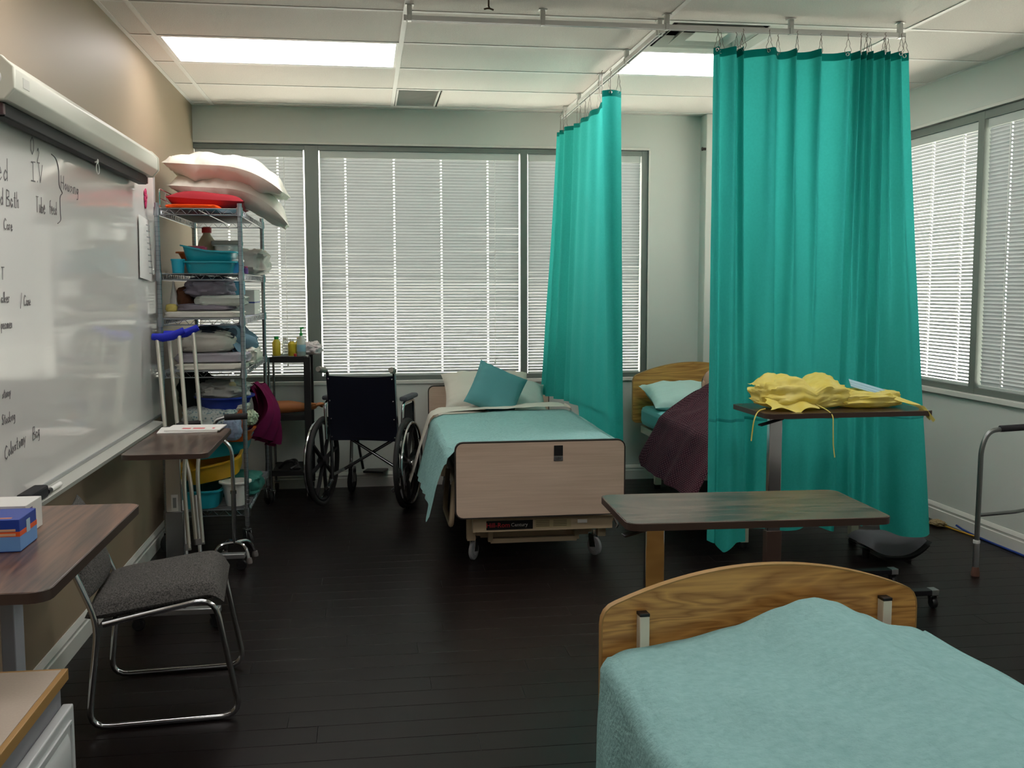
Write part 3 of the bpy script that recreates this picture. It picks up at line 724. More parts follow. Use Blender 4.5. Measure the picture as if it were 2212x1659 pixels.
placed_pillow('pillow', 'white pillow leaning at the head of the beige bed, left of the teal cushion', 'pillow', linen, .62, .40, .15, (.83, 7.05, .715), (radians(32), 0, .02), 5)
placed_pillow('pillow', 'pale flat pillow behind the teal cushion, right side of the beige bed', 'pillow', mat('pale_aqua_linen', '#c3d2cb', .9, spec=.1, bump=.1, bscale=60), .52, .36, .13, (.96, 6.93, .695), (radians(26), radians(6), -.05), 15)
placed_pillow('teal_cushion', 'square blue-green cushion propped diagonally on the white pillows', 'cushion', teal_cu, .34, .33, .13, (.838, 6.63, .755), (radians(60), radians(24), radians(-6)), 3, .008)

def oak_board_poly(w_, z0, zc, zp, r=.03):
    h = w_/2; pts = []
    for a0, cx_, cz_ in ((pi, -h+r, z0+r), (1.5*pi, h-r, z0+r)):
        for j in range(5): a = a0+pi/2*j/4; pts.append((cx_+r*cos(a), cz_+r*sin(a)))
    n = 22; arch = [(h-w_*j/n, zc+(zp-zc)*(1-abs(2*j/n-1)**2.0)) for j in range(1, n)]
    def bez(p, q, r_): return [((1-k)**2*p[0]+2*k*(1-k)*q[0]+k*k*r_[0], (1-k)**2*p[1]+2*k*(1-k)*q[1]+k*k*r_[1]) for k in (0, .25, .5, .75)]
    pts += bez((h, zc-.04), (h, zc+.004), arch[0]) + arch + list(reversed(bez((-h, zc-.04), (-h, zc+.004), arch[-1])))
    # soften the two shoulders
    return [q for q in pts]
def oak_bed(name, label, cx, y_board, sgn, z0, zc, zp, w_, length, rot=0, deck=.40, mt=.13, mmat=linen, legs=True, posts=True):
    """bed whose arched oak board stands at local y=0 and whose body runs along sgn*y"""
    t = thing(name, label, 'bed', (cx, y_board, 0), rot)
    board(oak_board_poly(w_, z0, zc, zp), .022, oak, oak_edge, t, 'headboard', 0, .003)
    h = w_/2-.04
    mattress_part(t, -h, h, min(sgn*.06, sgn*length), max(sgn*.06, sgn*length), deck, deck+mt, mmat)
    fr = M()
    for sx in (-1, 1): fr.bar((sx*(h-.03), sgn*.03, deck-.035), (sx*(h-.03), sgn*length, deck-.035), .03, .05)
    for k in range(5): y = sgn*(.1+(length-.15)*k/4); fr.bar((-h+.03, y, deck-.035), (h-.03, y, deck-.035), .04, .03)
    part('frame', fr, cream, t, .003)
    for sx in ((-1, 1) if posts else ()):
        pm = M().box((sx*.345-.013, min(sgn*.012, sgn*.042), deck-.25), (sx*.345+.013, max(sgn*.012, sgn*.042), zc-.012)); po = part('mounting_post', pm, cream, t, .002)
        put('post_cap', mesh('post_cap', M().box((sx*.345-.0135, min(sgn*.0115, sgn*.0425), zc-.012), (sx*.345+.0135, max(sgn*.0115, sgn*.0425), zc-.004)), black, .001), po)
        put('bolt', mesh('bolt', M().lathe([(.007, 0), (.007, .003), (.004, .006)], 10, (sx*.345, sgn*.0425, zc-.11), Matrix.Rotation(-sgn*pi/2, 3, 'X')), chrome), po)
    if legs:
        for sx in (-1, 1):
            for y in (sgn*.22, sgn*(length-.1)):
                lg = part('leg', M().bar((sx*.32, y, .03), (sx*.32, y, deck-.05), .045, .045), cream, t, .003)
                put('foot', mesh('foot', M().lathe([(.022, 0), (.024, .02), (.016, .035)], 12, (sx*.32, y, 0)), rubber), lg)
    return t
far = oak_bed('hospital_bed', 'oak-headboard hospital bed in the corner, half hidden by the large curtain', 2.36, 7.19, -1, .45, .785, .885, .90, 2.0, 0, .44, .14, aqua_sh, posts=False)
near = oak_bed('hospital_bed', 'oak-board hospital bed in the right foreground under a teal blanket', 1.045, 2.56, -1, .285, .585, .682, .90, 2.05, radians(3), .30, .16, linen)

def bed2_bedding():
    cx = 2.36
    placed_pillow('pillow', 'pale aqua pillow against the far oak headboard', 'pillow', mat('aqua_pillow', '#b9d8d2', .9, spec=.1, bump=.1, bscale=60), .66, .42, .15, (2.27, 6.93, .665), (radians(16), 0, .03), 21, .02)
    def zt(x, y):
        b = .595; d = (x-2.40)/.30; hump = .235*math.exp(-d*d)*(1 if y > 5.9 else .55+.45*(y-5.2)/.7)
        return b+hump*(1-.35*max(0, (y-6.55)/.25))
    m = drape(lambda y: 1.93+.36*max(0, (y-6.38)/.42)**1.5, 2.80, 5.22, 6.80, zt, lambda y: .33-.30*max(0, (y-6.30)/.5), lambda y: .3, 6, .014, .52, 60, 40, 18, 1.0, wave=.009)
    solo('maroon_coverlet', m, weave_m, 'dark maroon patterned coverlet over the person in the corner bed', 'blanket')
bed2_bedding()
def patient():
    """a lying figure under the coverlet; only the face and the crown show at the pillow"""
    sk = bpy.data.meshes.new('person_skin')
    J = {'pelvis': (2.40, 6.05, .66, .13), 'waist': (2.40, 6.25, .66, .12), 'chest': (2.40, 6.50, .67, .14), 'neckb': (2.40, 6.66, .67, .07), 'neck': (2.40, 6.72, .69, .055),
         'hl': (2.31, 5.97, .65, .085), 'kl': (2.29, 5.60, .655, .06), 'al': (2.29, 5.32, .645, .04), 'hr': (2.49, 5.97, .65, .085), 'kr': (2.51, 5.60, .655, .06), 'ar': (2.51, 5.32, .645, .04),
         'sl': (2.24, 6.60, .66, .055), 'el': (2.18, 6.32, .645, .04), 'wl': (2.26, 6.1, .665, .028), 'sr': (2.56, 6.60, .66, .055), 'er': (2.62, 6.32, .645, .04), 'wr': (2.54, 6.1, .665, .028)}
    K = list(J); E_ = [('pelvis','waist'),('waist','chest'),('chest','neckb'),('neckb','neck'),('pelvis','hl'),('hl','kl'),('kl','al'),('pelvis','hr'),('hr','kr'),('kr','ar'),('chest','sl'),('sl','el'),('el','wl'),('chest','sr'),('sr','er'),('er','wr')]
    b = Vector((2.40, 6.05, .57)); sk.from_pydata([tuple(Vector(J[k][:3])-b) for k in K], [(K.index(a), K.index(c)) for a, c in E_], [])
    o = bpy.data.objects.new('tmp', sk); C.objects.link(o); md = o.modifiers.new('skin', 'SKIN')
    for i, k in enumerate(K): sk.skin_vertices[0].data[i].radius = (J[k][3], J[k][3])
    sk.skin_vertices[0].data[0].use_root = True; o.modifiers.new('sub', 'SUBSURF').levels = 2
    dg = bpy.context.evaluated_depsgraph_get(); me = bpy.data.meshes.new_from_object(o.evaluated_get(dg)); bpy.data.objects.remove(o)
    # head: face upward (+z), crown toward +y
    hm = M(); hc = Vector((2.40, 6.84, .765))-b
    def head(u, v):
        th, ph = 2*pi*u, pi*v; x = sin(ph)*cos(th); z = sin(ph)*sin(th); y = -cos(ph)
        r = Vector((x*.074, y*.112, z*.094))
        nose = math.exp(-((x/.16)**2+((y+.12)/.20)**2)) if z > 0 else 0; r.z += .026*nose
        if z > 0:
            for sx in (-1, 1): r.z -= .011*math.exp(-(((x-sx*.38)/.2)**2+((y-.08)/.13)**2))
            r.z += .006*math.exp(-((x/.3)**2+((y+.48)/.07)**2)); r.z -= .006*math.exp(-((x/.32)**2+((y+.42)/.03)**2)); r.z += .008*math.exp(-((x/.25)**2+((y+.75)/.15)**2))
        if y < -.3: r.x *= 1-.25*(-y-.3)
        return hc+r
    hm.grid(head, 40, 30, True)
    for sx in (-1, 1): hm.sphere(hc+Vector((sx*.075, .0, -.012)), (.010, .026, .030), 12, 8)
    bm = bmesh.new(); bm.from_mesh(me); tmp = bpy.data.meshes.new('h'); tmp.from_pydata([tuple(q) for q in hm.v], [], hm.f); bm.from_mesh(tmp); bm.to_mesh(me); bm.free()
    me.name = 'person'; me.materials.clear(); me.materials.append(skin2)
    for p_ in me.polygons: p_.material_index = 0
    me.shade_smooth()
    ob = put('person', me, None, b); tag(ob, 'person lying in the corner bed, face just above the maroon coverlet', 'person')
    def hair(u, v):
        th = 2*pi*u; ph = pi*(.60+.40*v); x = sin(ph)*cos(th); z = sin(ph)*sin(th); y = -cos(ph)
        return hc+Vector((x*.080, y*.119+.003, z*.100-.012))
    put('hair', mesh('hair', M().grid(hair, 30, 8, True), mat('hair_grey', '#8d857c', .8), angle=70), ob)
patient()

def bed3_blanket():
    x0, x1 = .615, 1.475
    PR = ((.58, .484), (.70, .492), (.80, .509), (.943, .538), (1.067, .581), (1.125, .600), (1.165, .604), (1.22, .590), (1.297, .553), (1.38, .520), (1.43, .514), (1.49, .512))
    def prof(x):
        if x <= PR[0][0]: return PR[0][1]
        for (xa, za), (xb, zb) in zip(PR, PR[1:]):
            if x <= xb: k = (x-xa)/(xb-xa); k = .5*k+.5*k*k*(3-2*k); return za+(zb-za)*k
        return PR[-1][1]
    def zt(x, y):
        d = 2.50-y; base = .492+.02*(x-.6)
        hump = (prof(x-.10*d)-base)*math.exp(-d*.45)
        edge = .022*math.exp(-((x-1.45)/.07)**2)*min(1, d*2)
        f1 = .014*math.exp(-((x-1.30-.12*d)/.045)**2)*min(1, d*3)-.012*math.exp(-((x-1.22-.12*d)/.05)**2)*min(1, d*3)
        f2 = .010*sin((x*.8+y*.5)*16+3*nz(x*2, y*2))*min(1, d*2)*.6
        return base+hump+edge+f1+f2+.012*nz(x*3.2, y*3.2, 5)*min(1, d*3)
    m = drape(x0, x1, .55, 2.50, zt, lambda y: .33, lambda y: .30, 11, .006, .03, 120, 80, 22, wave=.008)
    # close the far end with a short turned-down hem
    solo('teal_blanket', m, teal_bl, 'rumpled teal fleece blanket on the oak bed in the right foreground', 'blanket', angle=80)
bed3_blanket()

# ------------------------------------------------------------------ overbed tables
def overbed(label, loc, rz, z, L_, W_, post, base_len, material=walnut, lever=True, post_h=.06, sticker=False, base_w=.30, flip=1, post_mat=chrome, pw=.06, pd=.03, sideways=None):
    """top is L_ (local x) by W_ (local y); the post stands at local (post); base bars run along x from the post"""
    t = thing('overbed_table', label, 'table', loc, rz)
    poly = rrect(-L_/2, -W_/2, L_/2, W_/2, .035)
    tp = part('table_top', M().prism(poly, z-.022, z, lambda a, b, q: (a, b, q)), material, t, .0015)
    pe = rrect(-L_/2-.003, -W_/2-.003, L_/2+.003, W_/2+.003, .037); n = len(pe)
    vs = [(a, b, z-.0215) for a, b in pe]+[(a, b, z-.001) for a, b in pe]+[(a, b, z-.001) for a, b in poly]+[(a, b, z-.0215) for a, b in poly]
    fs = [(k*n+i, k*n+(i+1) % n, ((k+1) % 4)*n+(i+1) % n, ((k+1) % 4)*n+i) for k in range(4) for i in range(n)]
    put('edge_band', mesh('edge_band', M().add(vs, fs), edge_w), tp)
    px, py = post
    part('support_plate', M().box((px-.06, py-.03, z-.034), (px+.34*flip if flip > 0 else px+.06, py+.03, z-.0225)) if flip > 0 else M().box((px-.34, py-.03, z-.034), (px+.06, py+.03, z-.0225)), mat('bracket_grey', '#8d8d8d', .4, .7), t, .002)
    po = part('post', M().box((px-pw/2, py-pd/2, .30), (px+pw/2, py+pd/2, z-.034)), post_mat, t, .003)
    part('post_sleeve', M().box((px-pw/2-.006, py-pd/2-.006, .085), (px+pw/2+.006, py+pd/2+.006, .34)), mat('sleeve_brown', '#4a3a32', .4, .2) if not sticker else dchrome, t, .003)
    if sticker: put('sticker', mesh('sticker', M().box((px-pw/2-.0012, py-.02, .345), (px-pw/2, py+.012, .425)), paper), po); put('sticker_print', mesh('sticker_print', M().box((px-pw/2-.002, py-.012, .36), (px-pw/2-.0012, py+.004, .41)), greyprint), po)
    if lever: part('height_lever', M().bar((px-.02*flip, py-W_*.30, z-.033), (px-.13*flip, py-W_*.34, z-.058), .03, .008), black, t, .003)
    if sideways:
        xa, xb, yr = sideways
        part('base_beam', M().bar((xa, py, .075), (xb, py, .075), .05, .03), dchrome, t, .003)
        for xx in (xa, xb):
            br = part('base_bar', M().bar((xx, py+.03, .075), (xx, yr, .075), .045, .024), alu, t, .003)
            for yy in (py+.02, yr+.02): caster(t, xx, yy, .027, .066, black, black)
        return t
    x2 = px+base_len*flip
    bm_ = M().bar((px, py-base_w/2, .075), (px, py+base_w/2, .075), .05, .03)
    part('base_beam', bm_, dchrome, t, .003)
    for s in (-1, 1):
        a, b = (px-.04*flip, py+s*base_w/2, .075), (x2, py+s*base_w/2, .075)
        br = part('base_bar', M().bar(a, b, .045, .024), mat('base_bar_dark', '#27262a', .35, .5), t, .003)
        put('end_cap', mesh('end_cap', M().bar((x2-.03*flip, py+s*base_w/2, .0755), (x2+.004*flip, py+s*base_w/2, .0755), .047, .026), alu, .002), br)
        for xx in (px-.02*flip, x2-.01*flip): caster(t, xx, py+s*base_w/2, .025, .064, black, black)
    return t
overbed('dark walnut overbed table standing empty between the beds', (1.135, 2.985, 0), radians(-2), .75, .79, .42, (-.26, .03), .60, walnut, base_w=.30)
overbed('dark overbed table holding the yellow gowns, in front of the large curtain', (2.04, 4.275, 0), radians(1), .893, .76, .41, (-.25, .02), .70, walnut, base_w=.34)
overbed('dark overbed table with papers on it, beside the crutches under the whiteboard', (-.825, 4.665, 0), pi/2, .75, .78, .34, (.43, .115), .66, walnut, sticker=True, flip=-1, lever=False, pw=.03, pd=.072, sideways=(.56, -.33, -.20))
overbed('brown overbed table at the left edge with glove boxes on it', (-.805, 2.355, 0), pi/2, .86, .80, .42, (-.05, -.03), .30, walnut_r, lever=False, base_w=.36, post_mat=mat('post_white', '#b9bac2', .35, .2))

# --- yellow gowns and mask on the far table
def gown(label, c, size, seed, extra):
    t = thing('isolation_gown', label, 'gown', c)
    sx, sy, sz = size
    def fn(u, v):
        th = 2*pi*u; ph = pi*(v-.5); e = .6
        sg = lambda q, k: math.copysign(abs(q)**k, q)
        x = sg(cos(ph), e)*sg(cos(th), e); y = sg(cos(ph), e)*sg(sin(th), e); z = sg(sin(ph), .7)
        d = 1+.16*nz(x*1.5+seed, y*1.5, z*3)+.10*abs(nz(x*3+seed, y*5, z*6))+.05*nz(x*8, y*9, z*9+seed)
        waist = 1-.28*math.exp(-((x-.12)/.14)**2) if seed == 1 else 1
        zz = (z*.5+.5)*sz*d*waist*(1-.28*max(0, x*x-.25))
        return (x*sx/2*d, y*sy/2*d, zz if z > -.95 else 0)
    part('cloth', M().grid(fn, 90, 40, True), yellow_g, t, angle=75)
    for nm, mm in extra: part(nm, mm, yellow_g, t, angle=75)
    return t
def sheet(fn, nu=20, nv=12): return M().grid(fn, nu, nv)
ZT = .8935
lobe = sheet(lambda u, v: (-.21+.17*u, -.06+.12*v, .105+.03*sin(pi*u)*sin(pi*v)*2-.02*u+.008*nz(u*6, v*6, 2)), 20, 14)
flap = sheet(lambda u, v: (-.19+.22*u+.02*nz(v*4, u*3), -.16+.09*v, .012+.05*sin(pi*v*.5)*(1-.5*u)+.015*sin(u*9+v*3)*sin(pi*u)), 26, 12)
band = M().torus((.025, -.01, .055), .05, .006, 'X', 26, 6).xf(Matrix.Diagonal((1, 1.7, 1, 1)))
tie1 = M().tube(fillet([(-.19, -.10, .01), (-.235, -.13, .006), (-.262, -.155, -.03), (-.272, -.155, -.12)], .03), .0028, 5)
tie2 = M().tube(fillet([(.03, -.10, .03), (.06, -.17, .008), (.065, -.215, -.01), (.07, -.213, -.14), (.078, -.213, -.19)], .02), .0025, 5)
gown('crumpled yellow isolation gown tied with a band, taller bundle on the table', (1.885, 4.27, ZT), (.40, .25, .135), 1, [('collar_flap', lobe), ('skirt_flap', flap), ('tie_band', band), ('tie_string', tie1), ('tie_string', tie2)])
tail = sheet(lambda u, v: (.05+.17*u, -.02-.15*u-.05*v, .055*(1-u)**1.2+.006+.012*sin(v*pi)*(1-u)-.05*max(0, u-.78)/.22+.006*sin(v*9+u*6)), 24, 12)
gown('flatter yellow isolation gown with a sleeve hanging over the table edge', (2.195, 4.27, ZT), (.30, .22, .075), 4, [('sleeve', tail)])
mk = M()
for i in range(5): mk.box((-.085, -.045+i*.018, .001*i*.5), (.085, -.029+i*.018, .004+.001*(i % 2)))
mk.xf(Matrix.Translation((2.20, 4.24, ZT+.083)) @ Matrix.Rotation(radians(12), 4, 'Y') @ Matrix.Rotation(radians(20), 4, 'X') @ Matrix.Rotation(-.25, 4, 'Z'))
t = solo('surgical_mask', mk, mask_m, 'pale blue pleated surgical mask lying on the flatter yellow gown', 'mask', bevel=.001)
put('ear_loop', mesh('ear_loop', M().tube(fillet([(.085, .02, .004), (.12, .0, .0), (.085, -.03, .002)], .02), .0012, 5), cord_m), t)

# --- items on the two left tables
def sheets_():
    z = .7505
    for i, (x, y, w_, l_, rz, lab) in enumerate(((-.845, 5.00, .27, .20, .08, 'lower white card sheet on the small overbed table'), (-.815, 5.02, .255, .19, -.05, 'upper white card sheet with red print on the small overbed table'))):
        t = thing('card_sheet', lab, 'paper', (x, y, z+i*.0065), rz)
        part('card', M().box((-w_/2, -l_/2, 0), (w_/2, l_/2, .005)).xf(Matrix.Identity(4)), paper, t, .0006)
        if i:
            for k, (a, b) in enumerate(((-.055, -.015), (-.005, .05), (.085, .096))): part('red_print', M().box((a, -.055, .0051), (b, -.025, .0054)), redprint, t)
sheets_()
def glove_box(label, c, size, rz, kind):
    t = thing('glove_box', label, 'box', c, rz); x, y, z = [q/2 for q in size]
    base, side, band_ = (cyl_dblue, cyl_lblue, orange_pr) if kind == 'blue' else (plastic_w, plastic_w, purple_pr)
    part('carton', M().box((-x, -y, 0), (x, y, 2*z)), base, t, .0012)
    if kind == 'blue':
        part('side_panel', M().box((-x-.0004, -y-.0004, .002), (x+.0004, y+.0004, z*.95)), cyl_lblue, t)
        part('stripe', M().box((-x-.0006, -y-.0006, z*.95), (x+.0006, y+.0006, z*1.25)), orange_pr, t)
        part('top_stripe', M().box((-x, -y+.012, 2*z), (x-.02, -y+.022, 2*z+.0006)), mat('pale_orange', '#d98a66', .6), t)
        part('print_block', M().box((x*.35, -y-.0012, z*1.0), (x*.92, -y-.0005, z*1.15)), MATS['pale_print_o'], t); part('print_block', M().box((x*.45, -y-.0012, z*1.28), (x*.92, -y-.0005, z*1.42)), MATS['pale_print_o'], t)
        part('print_block', M().box((x+.0005, -.015, z*.9), (x+.0012, .01, z*1.7)), mat('print_pale', '#a9c4d6', .6), t)
    else:
        part('print_block', M().box((x*.1, -y-.0008, z*.8), (x*.25, -y-.0001, z*1.05)), purple_pr, t); part('print_block', M().box((x*.3, -y-.0008, z*.8), (x*.6, -y-.0001, z*1.05)), purple_pr, t)
        part('side_mark', M().box((x-.0002, -y*.8, z*.5), (x+.0005, -y*.2, z*1.7)), purple_pr, t)
        part('opening', M().lathe([(.001, 0), (.03, 0), (.03, .0008), (.001, .0008)], 20, (-.02, 0, 2*z)), mat('opening_grey', '#8f8c90', .8), t)
glove_box('blue cardboard glove box with an orange stripe on the brown table', (-.842, 2.325, .8605), (.205, .12, .07), .02, 'blue')
glove_box('white and purple glove box behind the blue one on the brown table', (-.873, 2.47, .8605), (.205, .115, .07), .0, 'white')

# ------------------------------------------------------------------ chrome sled chair
def side_chair():
    t = thing('side_chair', 'grey tweed side chair with a chrome sled frame', 'chair', (-.74, 3.585, 0), radians(5))
    r = .0105
    for s, nm in ((-1, 'near'), (1, 'far')):
        y = s*.235
        P = [(-.235, y, .585), (-.145, y, .355), (-.175, y, .10), (-.185, y, .011), (.235, y, .011), (.285, y, .011), (.225, y, .405), (.15, y, .405), (-.135, y, .345)]
        pts = [P[0]]+fillet([P[0], P[1], (-.17, y, .15), (-.185, y, .011), (.29, y, .011), (.215, y, .415), (-.13, y, .350)], .065)[1:]
        part('side_frame', M().tube(pts, r, 10), chrome, t)
    part('crossbar', M().cyl((.12, -.235, .393), (.12, .235, .393), .009, 10).cyl((-.10, -.235, .352), (-.10, .235, .352), .009, 10), chrome, t)
    def pad(fn, nu=30, nv=30): return M().grid(fn, nu, nv)
    def seat(sg):
        def fn(u, v):
            a, b = 2*u-1, 2*v-1; e = (max(0, 1-abs(a)**6)*max(0, 1-abs(b)**6))**.5
            x = .03+a*.215; y = b*.232; z = .385+.135*(x)+(.05 if sg > 0 else .028)*e*sg+.008*(1-b*b)*sg-.035*max(0, (a-.72)/.28)**2
            return (x, y, z+.014)
        return fn
    part('seat', pad(seat(1)).grid(seat(-1), 30, 30), tweed, t, angle=70)
    def back(sg):
        def fn(u, v):
            a, b = 2*u-1, 2*v-1; e = (max(0, 1-abs(a)**5)*max(0, 1-abs(b)**4))**.5
            y = a*.222*(1-.10*b*b*(1 if b > 0 else .3)); h = .43+.265*(b*.5+.5)
            x = -.175-.36*(h-.44)+sg*.024*e-.018*(a*a)
            return (x+.014, y, h)
        return fn
    part('backrest', pad(back(1)).grid(back(-1), 30, 30), tweed, t, angle=70)
side_chair()

# ------------------------------------------------------------------ bedside cabinet (bottom left)
def cabinet():
    x1, y1, z = -.572, 1.99, .70; x0, y0 = -1.03, 1.50
    t = thing('bedside_cabinet', 'bedside cabinet with beige top and white raised-panel drawers', 'cabinet', ((x0+x1)/2, (y0+y1)/2, 0)); L0 = t.location
    hx_, hy_ = (x1-x0)/2, (y1-y0)/2
    part('body', M().box((-hx_+.01, -hy_+.012, .06), (hx_-.012, hy_-.012, z-.022)), cab_body, t, .002)
    part('plinth', M().box((-hx_+.03, -hy_+.03, 0), (hx_-.05, hy_-.03, .06)), black, t)
    tp = part('top', M().box((-hx_, -hy_, z-.022), (hx_-.011, hy_-.008, z)), cab_top, t, .001)
    put('edge_strip', mesh('edge_strip', M().box((hx_-.011, -hy_, z-.022), (hx_, hy_, z-.0005)).box((-hx_, hy_-.008, z-.022), (hx_-.011, hy_, z-.0005)), oak_edge, .0015), tp)
    for k, (za, zb) in enumerate(((.455, .632), (.27, .447), (.075, .262))):
        xa = hx_-.012; d = part('drawer', M().box((xa, -hy_+.004, za), (xa+.02, hy_-.004, zb)), drawer_m, t, .003)
        rp = M()
        def fr(a, b, c, dd, hgt): rp.add([(xa+.020, a, c), (xa+.020, b, c), (xa+.020, b, dd), (xa+.020, a, dd), (xa+.020+hgt, a+.012, c+.012), (xa+.020+hgt, b-.012, c+.012), (xa+.020+hgt, b-.012, dd-.012), (xa+.020+hgt, a+.012, dd-.012)], [(0,1,5,4),(1,2,6,5),(2,3,7,6),(3,0,4,7),(4,5,6,7)])
        fr(-hy_+.05, hy_-.05, za+.04, zb-.04, .008)
        put('raised_panel', mesh('raised_panel', rp, drawer_m), d)
        fm = M().bar((xa+.0205, -hy_+.03, za+.025), (xa+.0205, hy_-.03, za+.025), .006, .005).bar((xa+.0205, -hy_+.03, zb-.025), (xa+.0205, hy_-.03, zb-.025), .006, .005)
        for s in (-1, 1): fm.bar((xa+.0205, s*(hy_-.03), za+.025), (xa+.0205, s*(hy_-.03), zb-.025), .006, .005)
        put('panel_moulding', mesh('panel_moulding', fm, drawer_m), d)
        pl = put('pull', mesh('pull', M().tube(fillet([(xa+.027, -.04, (za+zb)/2), (xa+.045, -.035, (za+zb)/2), (xa+.045, .035, (za+zb)/2), (xa+.027, .04, (za+zb)/2)], .01), .004, 8), alu), d)
cabinet()

# ------------------------------------------------------------------ whiteboard, tray, screen
WY0, WY1, WBZ0, WBZ1 = 2.35, 5.86, .735, 2.035
STROKES = {'A': [[(0,0),(.4,1),(.8,0)],[(.15,.4),(.65,.4)]], 'B': [[(0,0),(0,1),(.5,.95),(.5,.6),(0,.5),(.6,.4),(.6,.05),(0,0)]], 'C': [[(.7,.85),(.4,1),(.05,.6),(.1,.15),(.45,0),(.7,.15)]], 'D': [[(0,0),(0,1),(.5,.85),(.65,.45),(.45,.08),(0,0)]],
 'E': [[(.6,1),(0,1),(0,0),(.6,0)],[(0,.5),(.45,.5)]], 'F': [[(.6,1),(0,1),(0,0)],[(0,.5),(.45,.5)]], 'G': [[(.7,.85),(.4,1),(.05,.6),(.1,.12),(.45,0),(.68,.15),(.68,.45),(.4,.45)]], 'H': [[(0,0),(0,1)],[(.6,0),(.6,1)],[(0,.5),(.6,.5)]], 'I': [[(.3,0),(.3,1)],[(0,1),(.6,1)],[(0,0),(.6,0)]],
 'K': [[(0,0),(0,1)],[(.6,1),(0,.45),(.6,0)]], 'L': [[(0,1),(0,0),(.55,0)]], 'M': [[(0,0),(.1,1),(.4,.4),(.7,1),(.8,0)]], 'N': [[(0,0),(0,1),(.6,0),(.6,1)]], 'O': [[(.35,1),(.05,.7),(.05,.25),(.35,0),(.65,.3),(.6,.8),(.35,1)]], 'P': [[(0,0),(0,1),(.55,.9),(.55,.6),(0,.5)]],
 'R': [[(0,0),(0,1),(.55,.9),(.5,.6),(0,.5),(.6,0)]], 'S': [[(.6,.9),(.25,1),(.05,.75),(.55,.35),(.4,.03),(0,.12)]], 'T': [[(.3,0),(.3,1)],[(0,1),(.65,1)]], 'U': [[(0,1),(.03,.2),(.3,0),(.55,.2),(.6,1)]], 'V': [[(0,1),(.3,0),(.6,1)]], 'W': [[(0,1),(.2,0),(.4,.6),(.6,0),(.8,1)]], 'Y': [[(0,1),(.3,.5)],[(.65,1),(.1,-.3)]],
 '2': [[(0,.8),(.25,1),(.5,.75),(0,0),(.6,0)]], '/': [[(0,-.1),(.4,1.1)]], '.': [[(.1,0),(.14,.05)]], 'd': [[(.45,.35),(.2,.5),(.02,.25),(.2,0),(.45,.2)],[(.47,1),(.47,0)]], 'e': [[(0,.28),(.45,.3),(.25,.55),(.02,.25),(.25,0),(.5,.1)]], 'g': [[(.45,.4),(.2,.5),(.02,.25),(.25,.05),(.45,.3)],[(.47,.5),(.42,-.3),(.1,-.35)]], 'y': [[(0,.5),(.25,.1)],[(.5,.55),(.15,-.35)]], 'i': [[(.1,0),(.1,.5)]], 'n': [[(0,0),(0,.5),(.3,.5),(.4,0)]], 'a': [[(.45,.35),(.2,.5),(.02,.25),(.2,0),(.45,.2),(.5,0)]], 'r': [[(0,0),(0,.5),(.3,.45)]], 'o': [[(.25,.5),(.02,.25),(.25,0),(.48,.25),(.25,.5)]], 't': [[(.2,.9),(.2,.05),(.4,0)],[(0,.6),(.4,.6)]], 's': [[(.4,.45),(.1,.45),(.35,.15),(.0,.02)]], 'm': [[(0,0),(0,.5),(.25,.45),(.27,0)],[(.27,.45),(.5,.45),(.55,0)]], 'u': [[(0,.5),(.05,.05),(.3,.05),(.4,.5),(.42,0)]], 'f': [[(.45,.95),(.2,.9),(.2,0)],[(0,.5),(.4,.5)]], 'l': [[(.1,1),(.1,0)]], 'k': [[(0,1),(0,0)],[(.4,.5),(0,.2),(.4,0)]], 'p': [[(0,.5),(0,-.4)],[(0,.4),(.3,.5),(.4,.2),(.1,.05)]], 'c': [[(.4,.42),(.15,.5),(.02,.2),(.2,0),(.42,.1)]], 'b': [[(0,1),(0,0),(.35,.05),(.4,.35),(0,.4)]], 'h': [[(0,1),(0,0)],[(0,.4),(.3,.5),(.35,0)]]}
def handwriting(s, y, z, h, slope=0, r=.0028, wscale=1.0, x=XL+.0235):
    m = M(); cy = 0
    for ch in s:
        if ch == ' ': cy += .45*h*wscale; continue
        st = STROKES.get(ch, STROKES.get(ch.upper())); wmax = max(p[0] for q in st for p in q)
        for q in st:
            pts = [Vector((x, y+cy+(p[0]+RND.uniform(-.03, .03)+.12*p[1])*h*wscale, z+(p[1]+RND.uniform(-.03, .03))*h+slope*cy)) for p in q]
            for a, b in zip(pts, pts[1:]):
                d = (b-a); nn = Vector((1, 0, 0)).cross(d).normalized()*r*RND.uniform(.7, 1.1)
                m.add([a-nn, b-nn, b+nn, a+nn, a-nn+Vector((.0006,0,0)), b-nn+Vector((.0006,0,0)), b+nn+Vector((.0006,0,0)), a+nn+Vector((.0006,0,0))], [(0,1,2,3),(4,5,6,7),(0,1,5,4),(1,2,6,5),(2,3,7,6),(3,0,4,7)])
        cy += (wmax+.2)*h*wscale
    return m
